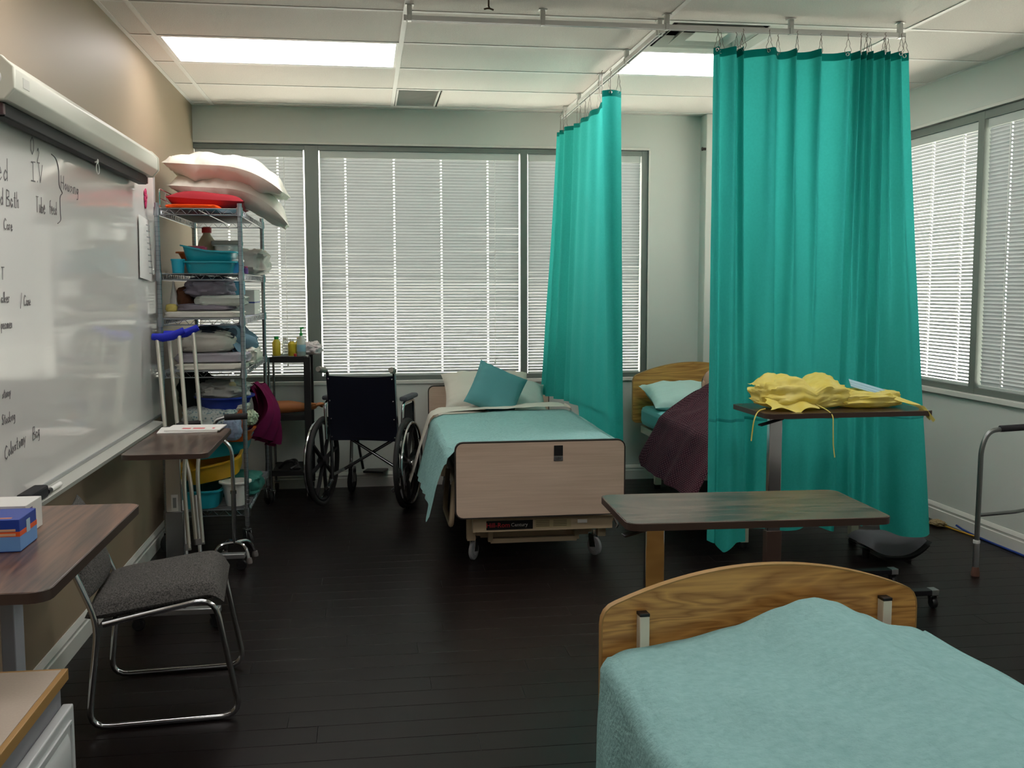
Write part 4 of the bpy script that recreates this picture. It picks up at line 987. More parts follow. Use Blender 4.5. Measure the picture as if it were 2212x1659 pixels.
def whiteboard():
    cyw = (WY0+WY1)/2; t = thing('whiteboard', 'large whiteboard with handwritten notes on the tan wall', 'whiteboard', (XL, cyw, WBZ0)); L0 = t.location
    part('panel', M().box((XL+.002, WY0, WBZ0), (XL+.022, WY1, WBZ1)), board_m, t, world=True)
    fm = M().box((XL+.001, WY1, WBZ0), (XL+.03, WY1+.012, WBZ1)).box((XL+.001, WY0-.012, WBZ0), (XL+.03, WY0, WBZ1)).box((XL+.001, WY0-.012, WBZ1), (XL+.03, WY1+.012, WBZ1+.012)).box((XL+.001, WY0-.012, WBZ0-.012), (XL+.03, WY1+.012, WBZ0))
    part('frame', fm, alu, t, .0015, world=True)
    tr = M().prism([(0.03, -.035), (.095, -.028), (.098, -.012), (.094, -.012), (.085, -.02), (.03, -.012)], WY0, 5.625, lambda a, b, q: (XL+a, q, WBZ0+b))
    part('pen_tray', tr, mat('tray_grey', '#b9bab2', .4), t, world=True)
    words = [('ed', 3.44, 1.765, .075, 0, 1), ('O', 3.775, 1.885, .06, 0, .9), ('2', 3.845, 1.865, .05, 0, .9), ('I.V', 3.77, 1.795, .065, 0, 1.1), ('Housing', 4.12, 1.80, .05, -.02, 1.15), ('Tube', 3.81, 1.69, .055, .0, .72), ('feed', 3.965, 1.695, .05, .0, .66), ('d', 3.455, 1.685, .055, 0, .85), ('Bath', 3.51, 1.685, .055, .02, .85),
             ('Care', 3.475, 1.61, .036, .0, .85), ('T', 3.43, 1.45, .04, 0, 1), ('alker', 3.42, 1.378, .034, 0, .85), ('/', 3.60, 1.36, .045, 0, .7), ('Cane', 3.635, 1.365, .036, 0, .7), ('pecimen', 3.41, 1.295, .032, 0, .75), ('stomy', 3.39, 1.077, .03, .03, .8), ('Stocking', 3.375, .995, .032, .03, .8), ('Colostomy', 3.385, .885, .042, .12, .85), ('Bag', 3.665, .905, .045, .10, .8)]
    for wd, y, z, h, sl, ws in words: part('handwriting', handwriting(wd, y, z, h, sl, .0019 if h > .04 else .0016, ws), ink, t, world=True)
    br = [(4.02, 1.915), (4.07, 1.905), (4.10, 1.87), (4.10, 1.81), (4.135, 1.785), (4.105, 1.765), (4.10, 1.71), (4.10, 1.68), (4.06, 1.665)]
    part('handwriting', M().tube([(XL+.0225, a, b) for a, b in catmull(br, 30)], .0022, 4), ink, t, world=True)
whiteboard()
def screen():
    y0, y1, zc, xc = 3.285, 5.40, 2.045, XL+.075
    t = thing('projection_screen', 'rolled-up projection screen in a long pale housing above the whiteboard', 'projector screen', (xc, (y0+y1)/2, zc-.07))
    oc = [(-.065, -.03), (-.03, -.062), (.035, -.062), (.062, -.03), (.062, .03), (.03, .062), (-.04, .062), (-.065, .035)]
    part('housing', M().prism(oc, y0, y1, lambda a, b, q: (xc+a, q, zc+b)), housing, t, .004, world=True)
    for y, s in ((y0, -1), (y1, 1)):
        cap = part('end_cap', M().prism([(a*1.05, b*1.05) for a, b in oc], min(y, y+s*.02), max(y, y+s*.02), lambda a, b, q: (xc+a, q, zc+b)), mat('endcap', '#d8d8c8', .4), t, .004, world=True)
        put('cap_disc', mesh('cap_disc', M().lathe([(.001, 0), (.03, 0), (.03, .006), (.026, .008), (.001, .008)], 24, (xc-t.location.x, y+s*.02-t.location.y, zc-t.location.z), Matrix.Rotation(s*-pi/2, 3, 'X')), white), cap)
    part('weight_bar', M().box((xc-.03, y0+.05, zc-.105), (xc+.012, y1-.03, zc-.06)), darkbar, t, .004, world=True)
    for y in (y0+.04, y1-.02): part('bar_end', M().box((xc-.03, y-.012, zc-.10), (xc+.015, y+.012, zc-.066)), mat('bar_end', '#5a3a3c', .4), t, .004, world=True)
    ym = 4.42
    part('pull_ring', M().torus((xc+.012, ym, zc-.135), .022, .0016, 'X', 18, 5).lathe([(.008, 0), (.008, .012), (.004, .016)], 10, (xc+.008, ym, zc-.112)), plastic_w, t, world=True)
    part('logo_plate', M().box((xc+.0615, y0+.07, zc-.015), (xc+.063, y0+.13, zc+.015)), mat('logo', '#bdbdb2', .4), t, world=True)
screen()
def board_items():
    t = thing('notice_sheet', 'narrow white list sheet hanging on the right end of the whiteboard', 'paper', (XL+.026, 5.55, 1.48))
    part('sheet', M().grid(lambda u, v: (.004+.022*u*(1-v)*.6, -.14+.25*u+.02*v, .32*v-.02*u), 8, 8), paper, t)
    me = mesh('print_line', M().box((.012, -.03, 0), (.0125, .06, .006)), greyprint)
    for i in range(9): put('print_line', me, t, (.006+.010*(1-i/9), 0, .02+i*.031))
    fl = M()
    for k in range(5): a = 2*pi*k/5; fl.sphere((XL+.026, 5.632+.02*cos(a), 1.905+.026*sin(a)), (.005, .016, .018), 10, 6)
    fl.sphere((XL+.028, 5.632, 1.905), (.006, .012, .012), 10, 6).sphere((XL+.026, 5.625, 1.862), (.005, .02, .022), 10, 6)
    solo('flower_magnet', fl, mat('magnet_pink', '#c22f63', .5), 'pink flower magnet on the right edge of the whiteboard', 'magnet')
    zt = WBZ0-.018
    m = M().box((XL+.032, 3.44, zt), (XL+.082, 3.62, zt+.042)); er = solo('board_eraser', m, mat('eraser_black', '#19191b', .8), 'black whiteboard eraser lying in the pen tray', 'eraser', bevel=.008)
    def marker(label, y0, y1, body, cap):
        t = thing('marker', label, 'marker', (XL+.07, (y0+y1)/2, zt+.004)); h = (y1-y0)/2
        part('barrel', M().cyl((0, -h+.035, .008), (0, h, .008), .0085, 12), body, t); part('cap', M().cyl((0, -h, .008), (0, -h+.036, .008), .0092, 12), cap, t)
    marker('white whiteboard marker with a black cap, beside the eraser', 3.64, 3.79, white, black)
    marker('white whiteboard marker with a red cap, nearest the camera on the tray', 3.28, 3.42, white, red_pl)
board_items()

# ------------------------------------------------------------------ wire shelving unit and what lies on it
SX0, SX1, SY0, SY1 = -1.085, -.660, 5.655, 6.83
LEV = (.22, .98, 1.262, 1.502, 1.845)
def wire_shelf():
    t = thing('wire_shelf', 'tall chrome wire shelving unit on casters against the tan wall', 'shelf', ((SX0+SX1)/2, (SY0+SY1)/2, 0)); L0 = t.location
    hx_, hy_ = (SX1-SX0)/2, (SY1-SY0)/2
    for sx in (-1, 1):
        for sy in (-1, 1):
            po = part('post', M().cyl((sx*hx_, sy*hy_, .13), (sx*hx_, sy*hy_, 1.875), .0125, 12), zinc, t)
            rg = M()
            for k in range(68): rg.torus((sx*hx_, sy*hy_, .15+k*.0254), .0127, .0009, 'Z', 10, 4)
            r_ = put('post_grooves', mesh('post_grooves', rg, mat('groove', '#6d7176', .4, 1)), po); r_['kind'] = 'stuff'
            caster(t, sx*hx_, sy*hy_, .048, .135, rubber, dchrome, None, .6*sx)
    for z in LEV:
        m = M()
        for sy in (-1, 1):
            m.cyl((-hx_, sy*hy_, z), (hx_, sy*hy_, z), .0032, 6).cyl((-hx_, sy*hy_, z-.032), (hx_, sy*hy_, z-.032), .0032, 6)
            zg = [(-hx_+2*hx_*i/14, sy*hy_, z-.032*(i % 2)) for i in range(15)]; m.tube(zg, .0022, 5)
        for sx in (-1, 1):
            m.cyl((sx*hx_, -hy_, z), (sx*hx_, hy_, z), .0032, 6).cyl((sx*hx_, -hy_, z-.032), (sx*hx_, hy_, z-.032), .0032, 6)
            zg = [(sx*hx_, -hy_+2*hy_*i/36, z-.032*(i % 2)) for i in range(37)]; m.tube(zg, .0022, 5)
        m.cyl((0, -hy_, z-.006), (0, hy_, z-.006), .003, 6)
        for k in range(47):
            y = -hy_+.012+(2*hy_-.024)*k/46; m.tube([(-hx_, y, z-.026), (-hx_, y, z+.002), (hx_, y, z+.002), (hx_, y, z-.026)], .0017, 5)
        for sx in (-1, 1):
            for sy in (-1, 1): m.cyl((sx*hx_, sy*hy_, z-.036), (sx*hx_, sy*hy_, z+.008), .0185, 12, .0165)
        part('shelf_deck', m, zinc, t)
    m = M(); z = LEV[-1]; x = -hx_+.012
    a, b = -hy_+.02, -hy_+.36
    m.tube(fillet([(x, a, z), (x, a, z+.105), (x, b, z+.105), (x, b, z)], .02), .0035, 6).cyl((x, a, z+.055), (x, b, z+.055), .0028, 6).cyl((x, (a+b)/2, z), (x, (a+b)/2, z+.105), .0028, 6)
    part('side_ledge', m, chrome, t)
wire_shelf()
def cloth(label, c, size, seed, material, name='folded_cloth', cat='cloth', wr=.12, e=.42, layers=0, group=None):
    return solo(name, lump_m(c, size, seed, wr, e, layers), material, label, cat, group, angle=70)
def tub(label, c, b, tp, h, material, rnd=False, name='plastic_basin', cat='basin'):
    return solo(name, tub_m(c, b[0], b[1], tp[0], tp[1], h, .004, rnd), material, label, cat, angle=50)
E_ = .0045
# top shelf
z = LEV[4]+E_
solo('orange_cloth', lump_m((-.915, 5.80, z), (.27, .24, .022), 3, .06, .3), orange_cl, 'bright orange folded cloth at the front of the top shelf', 'cloth')
placed_pillow('maroon_cushion', 'maroon seat cushion lying on the top shelf under the pillows', 'cushion', maroon_cu, .42, .42, .105, (-.875, 6.05, z+.052), (radians(-3), radians(3), .05), 9, .004)
placed_pillow('pillow', 'lower white pillow on the top shelf, end drooping toward the window', 'pillow', linen, .72, .46, .165, (-.745, 6.24, z+.145), (radians(2), radians(2), .06), 31, .03, None, 1.15)
placed_pillow('pillow', 'upper white pillow on the top shelf, topmost of the pile', 'pillow', linen, .70, .44, .16, (-.755, 6.17, z+.262), (radians(1), radians(2), -.03), 37, .03, None, .85)
# second shelf from the top: basins and small things
z = LEV[3]+E_
tub('lower teal plastic basin on the upper shelf', (-.835, 5.83, z), (.24, .26), (.27, .30), .064, teal_pl)
def bedpan():
    m = tub_m((0, 0, 0), .24, .26, .28, .31, .052, .004)
    for q in m.v:
        if q.z > .03: q.z += .032*max(0, (-q.x+.02)/.15)
    m.xf(Matrix.Translation((-.84, 5.84, z+.066)))
    solo('slanted_basin', m, teal_pl, 'upper teal basin with one raised side on the upper shelf', 'basin', angle=50)
bedpan()
solo('plastic_cup', tub_m((-.995, 5.715, z), .06, .06, .072, .072, .075, .003, True, .002), cyan_pl, 'round turquoise plastic cup at the left of the upper shelf', 'cup', angle=50)
tub('amber orange plastic tray behind the turquoise cup', (-.95, 5.98, z+.075), (.12, .2), (.16, .24), .045, orange_pl, name='plastic_tray', cat='tray')
solo('storage_box', M().box((-1.04, 5.86, z), (-.90, 6.10, z+.073)), mat('box_cream', '#a79c8c', .7), 'cream cardboard box under the amber tray', 'box', bevel=.003)
solo('pink_cloth', lump_m((-.945, 6.00, z+.125), (.11, .14, .03), 12, .2), pink_pl, 'pink bundle lying in the amber tray', 'cloth')
def jug():
    t = thing('plastic_jug', 'cloudy plastic jug with a red lid on the upper shelf', 'jug', (-.925, 6.28, z))
    part('body', M().lathe([(.05, 0), (.062, .01), (.062, .13), (.045, .20), (.022, .235), (.022, .25)], 24), mat('jug_plastic', '#c9c5a4', .4), t); part('lid', M().lathe([(.028, .245), (.028, .275), (.02, .28), (.001, .28)], 16), red_pl, t)
    part('handle', M().tube(fillet([(.045, 0, .19), (.095, 0, .17), (.09, 0, .09), (.06, 0, .07)], .03), .008, 8), MATS['jug_plastic'], t)
jug()
def clear_tub():
    t = thing('clear_container', 'clear plastic container with a grey lid beside the jug', 'container', (-.80, 6.22, z))
    part('tub', tub_m((0, 0, 0), .12, .16, .14, .18, .17, .004), clear_pl, t); part('lid', M().box((-.08, -.1, .17), (.08, .1, .195)), mat('lid_grey', '#8c9188', .5), t, .006)
    part('blue_contents', M().cyl((.01, 0, .02), (.01, 0, .1), .03, 12), cap_blue, t)
clear_tub()
solo('plastic_bag', lump_m((-.70, 6.45, z), (.22, .42, .15), 41, .22), mat('bag_white', '#c9c7c0', .6), 'white crumpled plastic bag at the back right of the upper shelf', 'bag', angle=70)
def small_bottle(label, c, r, h, mb, mc, capr=.5):
    t = thing('bottle', label, 'bottle', c); part('body', M().lathe([(r*.9, 0), (r, .004), (r, h*.7), (r*.5, h*.84), (r*.45, h*.88)], 16), mb, t); part('cap', M().lathe([(r*capr, h*.86), (r*capr, h), (.001, h)], 12), mc, t); return t
t = thing('tissue_tub', 'small blue tub with a white lid at the shelf front edge', 'tub', (-.695, 5.80, z)); part('body', M().box((-.03, -.03, 0), (.03, .03, .062)), cap_blue, t, .006); part('lid', M().box((-.033, -.033, .062), (.033, .033, .075)), white, t, .004)
small_bottle('slim dark blue bottle on the right edge of the upper shelf', (-.675, 6.35, z), .018, .13, blue_pl, blue_pl, .8)
small_bottle('small violet tube beside the slim blue bottle', (-.685, 6.10, z), .014, .045, mat('violet', '#6a4a8c', .5), pink_pl, .8)
small_bottle('tiny white bottle at the right edge of the upper shelf', (-.672, 6.62, z), .02, .07, plastic_w, white, .7)
# third shelf: clothes
z = LEV[2]+E_
cloth('white folded towel lying along the front of the middle shelf', (-.87, 5.80, z), (.40, .26, .035), 5, linen, 'folded_towel', 'towel', .05, .25, 2)
cloth('lavender folded linen on the white towel, middle shelf', (-.87, 5.84, z+.035), (.30, .22, .04), 8, lav_cl, layers=2)
cloth('pale folded cloth under the grey bundle, middle shelf', (-.79, 5.86, z+.06), (.26, .26, .06), 13, mat('pale_cloth', '#b3b8b0', .9, spec=.1), layers=2)
cloth('large grey crumpled bundle on top of the middle shelf pile', (-.86, 5.93, z+.10), (.26, .26, .12), 19, lav_cl, 'cloth_bundle', 'cloth', .22, .7)
cloth('brown rolled cloth left of the grey bundle', (-1.0, 5.97, z+.04), (.10, .2, .13), 23, brown_cl, 'cloth_roll', 'cloth', .1, .7)
cloth('small yellow sponge roll at the left of the middle shelf', (-1.04, 5.74, z+.03), (.06, .07, .045), 25, mat('sponge', '#c9b768', .9), 'sponge', 'sponge', .08, .7)
solo('blue_pouch', M().box((-.745, 6.0, z+.12), (-.695, 6.14, z+.20)), mat('pouch', '#4f96b0', .6), 'small blue and white packet beside the grey bundle', 'packet', bevel=.006)
solo('plastic_flask', M().lathe([(.022, 0), (.026, .01), (.022, .10), (.008, .17), (.006, .2)], 14, (-1.055, 5.9, z)), plastic_w, 'slim white pointed bottle at the left of the middle shelf', 'bottle')
t = thing('storage_carton', 'white carton with a blue line at the back of the middle shelf', 'box', (-.745, 6.5, z)); part('carton', M().box((-.08, -.16, 0), (.08, .16, .15)), plastic_w, t, .004); part('blue_line', M().box((-.0805, -.1605, .07), (.0805, .1605, .078)), blue_pl, t); part('dark_mark', M().box((-.04, -.1608, .105), (-.01, -.16, .13)), black, t)
cloth('white folded gown at the back right of the middle shelf', (-.86, 6.5, z), (.1, .3, .12), 27, linen, layers=4)
# fourth shelf: linens
z = LEV[1]+E_
cloth('white folded sheet lying along the front of the linen shelf', (-.84, 5.80, z), (.36, .27, .035), 33, linen, 'folded_sheet', 'sheet', .06, .25, 2)
cloth('grey-white folded sheet in the middle of the linen pile', (-.84, 5.85, z+.035), (.38, .30, .055), 35, grey_cl, 'folded_sheet', 'sheet', .08, .3, 3)
cloth('big rolled white blanket on top of the linen pile', (-.87, 5.86, z+.085), (.30, .30, .12), 39, mat('offwhite', '#c5c2b8', .9, spec=.1, bump=.1, bscale=60), 'rolled_blanket', 'blanket', .14, .6)
cloth('crumpled white drawsheet at the right end of the linen pile', (-.71, 6.10, z), (.18, .42, .11), 43, linen, 'drawsheet', 'sheet', .2, .5, 3)
cloth('grey linen bundle behind the linen pile by the wall', (-.97, 6.35, z), (.22, .5, .18), 44, grey_cl, 'cloth_bundle', 'cloth', .12, .5, 4)
def jacket():
    t = thing('blue_jacket', 'blue-grey jacket draped over the linen shelf edge', 'jacket', (-.80, 6.2, z+.17))
    def fn(u, v):
        y = -.42+.85*v; a = u
        x = -.20+.33*a; zz = .045*sin(pi*a*.8+.4)+.02*nz(a*5, v*6, 3)-.16*max(0, a-.68)*2.2*(1-.5*v)+.012*sin(v*17+a*6)
        return (x, y, zz)
    def fn2(u, v): q = fn(u, v); return (q[0]*1.0, q[1], q[2]-.03-.02*sin(pi*u))
    part('body', M().grid(fn, 30, 30).grid(fn2, 30, 30), bluegrey_cl, t, angle=80)
    part('sleeve', M().tube([(.06, -.36, .02), (.10, -.28, -.02), (.135, -.15, -.045), (.14, .0, -.07)], [.035, .045, .045, .03], 12), bluegrey_cl, t, angle=80)
    part('dark_lining', M().grid(lambda u, v: (-.22+.30*u, -.45+.2*v, .03*sin(pi*u)+.015*nz(u*5, v*5, 8)+.03*v), 16, 10), mat('lining', '#2b3440', .9), t, angle=80)
jacket()
# bottom shelf: tubs and clothing heap
z = LEV[0]+E_
tub('white plastic bucket at the front of the bottom shelf', (-.735, 5.775, z), (.10, .11), (.155, .16), .135, plastic_w, True, 'bucket', 'bucket')
tub('teal plastic basin under the yellow tray, bottom shelf', (-.935, 5.83, z), (.22, .30), (.26, .34), .10, teal_pl)
cloth('folded green cloth under the tubs, bottom shelf', (-.80, 6.1, z), (.34, .34, .12), 51, mat('green_cloth', '#2b6f66', .9), layers=3)
def tilted(label, c, b, tp, h, material, ry, rx, name='plastic_basin'):
    m = tub_m((0, 0, 0), b[0], b[1], tp[0], tp[1], h, .004); m.xf(Matrix.Translation(c) @ Matrix.Rotation(ry, 4, 'Y') @ Matrix.Rotation(rx, 4, 'X'))
    return solo(name, m, material, label, 'basin', angle=50)
tilted('tilted yellow plastic basin above the white bucket', (-.86, 5.95, z+.150), (.28, .34), (.33, .40), .10, yellow_pl, radians(-12), radians(6))
tilted('dark teal basin above the yellow one on the bottom shelf', (-.84, 6.12, z+.255), (.30, .36), (.36, .42), .09, teal_pl, radians(-8), radians(4))
cloth('black folded fabric behind the tubs on the bottom shelf', (-.90, 6.05, z+.33), (.30, .30, .07), 53, darkgrey_cl, layers=2)
tub('burnt orange plastic basin in the middle of the bottom heap', (-.755, 6.02, z+.335), (.17, .26), (.20, .30), .065, orange_pl)
cloth('navy bag lying in the burnt orange basin', (-.765, 6.02, z+.375), (.15, .22, .05), 54, mat('navy_cloth', '#1b2450', .8))
cloth('small-patterned hospital gown folded on the bottom heap', (-.865, 5.88, z+.43), (.30, .30, .11), 55, pattern, 'patterned_gown', 'gown', .12, .5, 3)
cloth('pale blue frilled cloth hanging below the patterned gown', (-.745, 5.78, z+.36), (.10, .14, .14), 57, mat('paleblue_cloth', '#8f9db5', .9, bump=.5, bscale=90), 'frilled_cloth', 'cloth', .2, .7)
cloth('orange cloth tucked beside the patterned gown', (-.70, 5.86, z+.40), (.07, .12, .13), 59, mat('rust_cloth', '#b4623a', .9), wr=.18, e=.7)
cloth('white cloth lying under the navy basin', (-.735, 5.90, z+.515), (.14, .18, .05), 61, linen, wr=.18, e=.7)
cloth('pale green plastic wrap sticking out of the heap', (-.655, 5.88, z+.43), (.07, .14, .08), 62, mat('green_wrap', '#a9b79a', .4), 'plastic_wrap', 'wrap', .35, .8)
tub('navy blue oval basin on top of the bottom heap', (-.80, 5.93, z+.525), (.24, .30), (.31, .38), .075, blue_pl, True)
cloth('pale cloth heap filling the navy basin', (-.81, 5.95, z+.57), (.28, .32, .11), 63, mat('heap_cloth', '#a9aaa4', .9, spec=.1), 'cloth_heap', 'cloth', .25, .7)
small_bottle('cream bottle lying in the navy basin', (-.745, 5.84, z+.605), .022, .09, mat('creambottle', '#c9b98c', .5), plastic_w)
cloth('dark green clothing behind the navy basin', (-.98, 6.1, z+.50), (.18, .36, .22), 65, darkgrey_cl, wr=.2, e=.7)
def maroon_garment():
    def fn(u, v):
        a = pi*(.06+.94*u); y = 6.05+.52*v; w_ = .05+.07*v
        x = -.685+.02+.07*sin(a)+.10*v*u; zz = .88-.34*u*(.9+.25*v)-.05*v+.02*nz(u*4, v*7, 3)
        x += .022*sin(v*16+u*4)
        return (x, y, zz)
    def fn2(u, v): q = fn(u, v); return (q[0]-.035-.02*sin(pi*u), q[1], q[2]-.01)
    solo('maroon_garment', M().grid(fn, 26, 34).grid(fn2, 26, 34), maroon_cl, 'maroon garment hanging off the side of the wire shelf', 'garment', angle=80)
maroon_garment()

# ------------------------------------------------------------------ crutches and quad cane
def crutch(label, top, bot, hw, wdir):
    top, bot = Vector(top), Vector(bot); t = thing('crutch', label, 'crutch', bot); ax = (top-bot); L_ = ax.length; ax.normalize(); wd = Vector(wdir); wd = (wd-ax*wd.dot(ax)).normalized()
    def q(l, s): v = ax*l+wd*s; return (v.x, v.y, v.z)
    tubm = mat('crutch_alu', '#c9c5b8', .35, .55)
    for s in (-1, 1):
        part('side_tube', M().tube(fillet([q(L_-.01, s*hw), q(L_*.55, s*hw*.95), q(L_*.40, s*.018), q(L_*.10, s*.016)], .12), .0105, 10), tubm, t)
    part('extension', M().cyl(q(.05, 0), q(L_*.30, 0), .010, 10), alu, t); part('collar', M().bar(q(L_*.10-.01, 0), q(L_*.10+.022, 0), .05, .03), greyrub, t, .004)
    part('rubber_tip', M().tube([q(.0, 0), q(.012, 0), q(.06, 0)], [.021, .021, .014], 12), greyrub, t)
    part('underarm_pad', M().tube([q(L_-.005, -hw-.025), q(L_-.015, -hw*.5), q(L_-.012, hw*.4), q(L_+.012, hw+.028)], [.017, .022, .022, .017], 12), royal_pl, t)
    part('hand_grip', M().cyl(q(L_*.60, -hw), q(L_*.60, hw), .016, 12), black, t)
crutch('aluminium crutch with a blue pad, nearer the whiteboard', (-1.012, 5.46, 1.19), (-.905, 5.20, .0), .055, (1, 0, .25))
crutch('aluminium crutch with a blue pad, nearer the wire shelf', (-.965, 5.56, 1.20), (-.855, 5.31, .0), .062, (1, 0, .12))
def quad_cane():
    t = thing('quad_cane', 'chrome four-footed walking cane in front of the wire shelf', 'cane', (-.705, 5.42, 0))
    part('shaft', M().tube(fillet([(-.028, 0, .758), (-.085, .0, .742), (-.06, 0, .655), (.002, 0, .60), (.004, 0, .36), (.004, 0, .095)], .05), .0105, 10), chrome, t)
    part('lower_tube', M().cyl((.004, 0, .09), (.004, 0, .37), .0125, 10).cyl((.004, 0, .355), (.004, 0, .372), .016, 12), dchrome, t)
    part('grip', M().cyl((-.03, 0, .758), (.085, 0, .762), .0165, 12), mat('grip_black', '#1d1b1b', .8), t)
    for a, b in ((-.10, -.05), (.085, -.075), (-.06, .10), (.10, .07)):
        lg = part('foot_leg', M().tube(fillet([(.004, 0, .095), (a*.75, b*.75, .095), (a, b, .02)], .045), .009, 8), chrome, t)
        put('tip', mesh('tip', M().lathe([(.016, 0), (.017, .01), (.012, .03)], 12, (a, b, 0)), greyrub), lg)
quad_cane()

# ------------------------------------------------------------------ black cart by the window
def cart():
    x0, x1, y0, y1 = -.640, -.395, 6.92, 7.28
    t = thing('utility_cart', 'narrow black three-tier cart by the window beside the wheelchair', 'cart', ((x0+x1)/2, (y0+y1)/2, 0)); a, b = (x1-x0)/2, (y1-y0)/2
    for k, z in enumerate((.965, .575, .20)):
        part('tray', M().box((-a, -b, z-.03), (a, b, z)).box((-a, -b, z), (a, -b+.008, z+.008)).box((-a, b-.008, z), (a, b, z+.008)), mat('cart_black', '#0c0b0b', .5), t, .002)
    for sx in (-1, 1):
        for sy in (-1, 1):
            part('leg', M().box((sx*a-.022, sy*b-.015, .07), (sx*a+.022, sy*b+.015, .97)) if sx > 0 else M().cyl((sx*a-.006, sy*b, .07), (sx*a-.006, sy*b, .97), .009, 10), MATS['cart_black'] if sx > 0 else dchrome, t, .002 if sx > 0 else 0)
            caster(t, sx*a, sy*b, .03, .075, rubber, chrome)
cart()
def cart_items():
    z = .974
    clear_b = mat('bottle_clear', '#cfdcd6', .15, alpha=.55)
    for i, (x, y, h, r, body, cap, lab) in enumerate(((-.60, 7.02, .13, .028, mat('bottle_yellow', '#d8c13a', .3), green_pl, 'leftmost bottle on the cart, yellow liquid and green cap'), (-.545, 7.06, .12, .027, clear_b, plastic_w, 'pale clear bottle second from the left on the cart'), (-.497, 7.00, .115, .026, MATS['bottle_yellow'], plastic_w, 'yellowish bottle in the middle of the cart top'), (-.455, 7.10, .12, .027, MATS['bottle_yellow'], mat('cap_yellow', '#d9b31e', .4), 'yellow-capped bottle at the back of the cart top'))):
        small_bottle(lab, (x, y, z), r, h, body, cap, .55)
    t = small_bottle('clear pump bottle with a green top on the cart', (-.435, 6.99, z), .03, .155, clear_b, green_pl, .35)
    part('pump', M().cyl((0, 0, .15), (0, 0, .185), .005, 8).bar((-.006, 0, .185), (.02, 0, .188), .012, .01), green_pl, t)
    part('label', M().cyl((0, 0, .03), (0, 0, .075), .0305, 16), mat('label_blue', '#8fb4c4', .6), t)
    solo('plastic_bag', lump_m((-.375, 7.10, z), (.14, .16, .085), 71, .35, .8), mat('bag_pink', '#d9cfcf', .5), 'white crumpled plastic bag on the right end of the cart', 'bag', angle=70)
    solo('red_cap', M().lathe([(.010, 0), (.010, .015), (.008, .018)], 10, (-.472, 6.945, z)), red_pl, 'small red cap at the front of the cart top', 'cap')
    # training arm lying on the middle tray
    t = thing('manikin_arm', 'brown training manikin arm lying on the middle cart tray', 'manikin arm', (-.50, 7.06, .576)); c = t.location
    pts = [(-.66, 7.05, .625), (-.60, 7.05, .622), (-.53, 7.05, .625), (-.46, 7.05, .622), (-.42, 7.05, .618)]
    m = M().tube([Vector(q)-c for q in pts], [.040, .044, .042, .034, .028], 16)
    def palm(u, v):
        th = 2*pi*u; ph = pi*v; return (-.385-c.x+.045*-cos(ph), 7.05-c.y+.030*sin(ph)*cos(th), .622-c.z+.022*sin(ph)*sin(th))
    m.grid(palm, 20, 14, True)
    part('arm', m, skin, t, angle=80)
    for k, (dy, dz, l_, dr) in enumerate(((-.022, .010, .055, .01), (-.008, .014, .066, .006), (.007, .012, .062, .0), (.02, .004, .05, -.006))):
        part('finger', M().tube([(-.352-c.x, 7.05+dy-c.y, .622+dz-c.z), (-.352+l_*.5-c.x, 7.05+dy*1.2-c.y, .622+dz*1.3+.004-c.z), (-.352+l_*.85-c.x, 7.05+dy*1.3-c.y, .622+dz+dr-c.z), (-.352+l_-c.x, 7.05+dy*1.3-c.y, .622+dz+dr-.006-c.z)], [.0095, .009, .008, .004], 10), skin, t, angle=80)
    part('thumb', M().tube([(-.40-c.x, 7.028-c.y, .632-c.z), (-.375-c.x, 7.008-c.y, .645-c.z), (-.345-c.x, 7.002-c.y, .645-c.z)], [.013, .0105, .006], 10), skin, t, angle=80)
    sm = M().tube(fillet([(-.60, 7.05, .205), (-.55, 7.0, .26), (-.50, 7.05, .245), (-.47, 6.98, .23), (-.52, 6.95, .212)], .05), .012, 8).tube(fillet([(-.47, 7.02, .212), (-.49, 7.08, .26), (-.55, 7.1, .24)], .03), .009, 8).lathe([(.028, 0), (.03, .012), (.02, .02)], 14, (-.48, 6.97, .206))
    solo('stethoscope', sm, mat('stetho_black', '#141416', .35), 'black coiled stethoscope on the bottom cart tray', 'stethoscope')
cart_items()

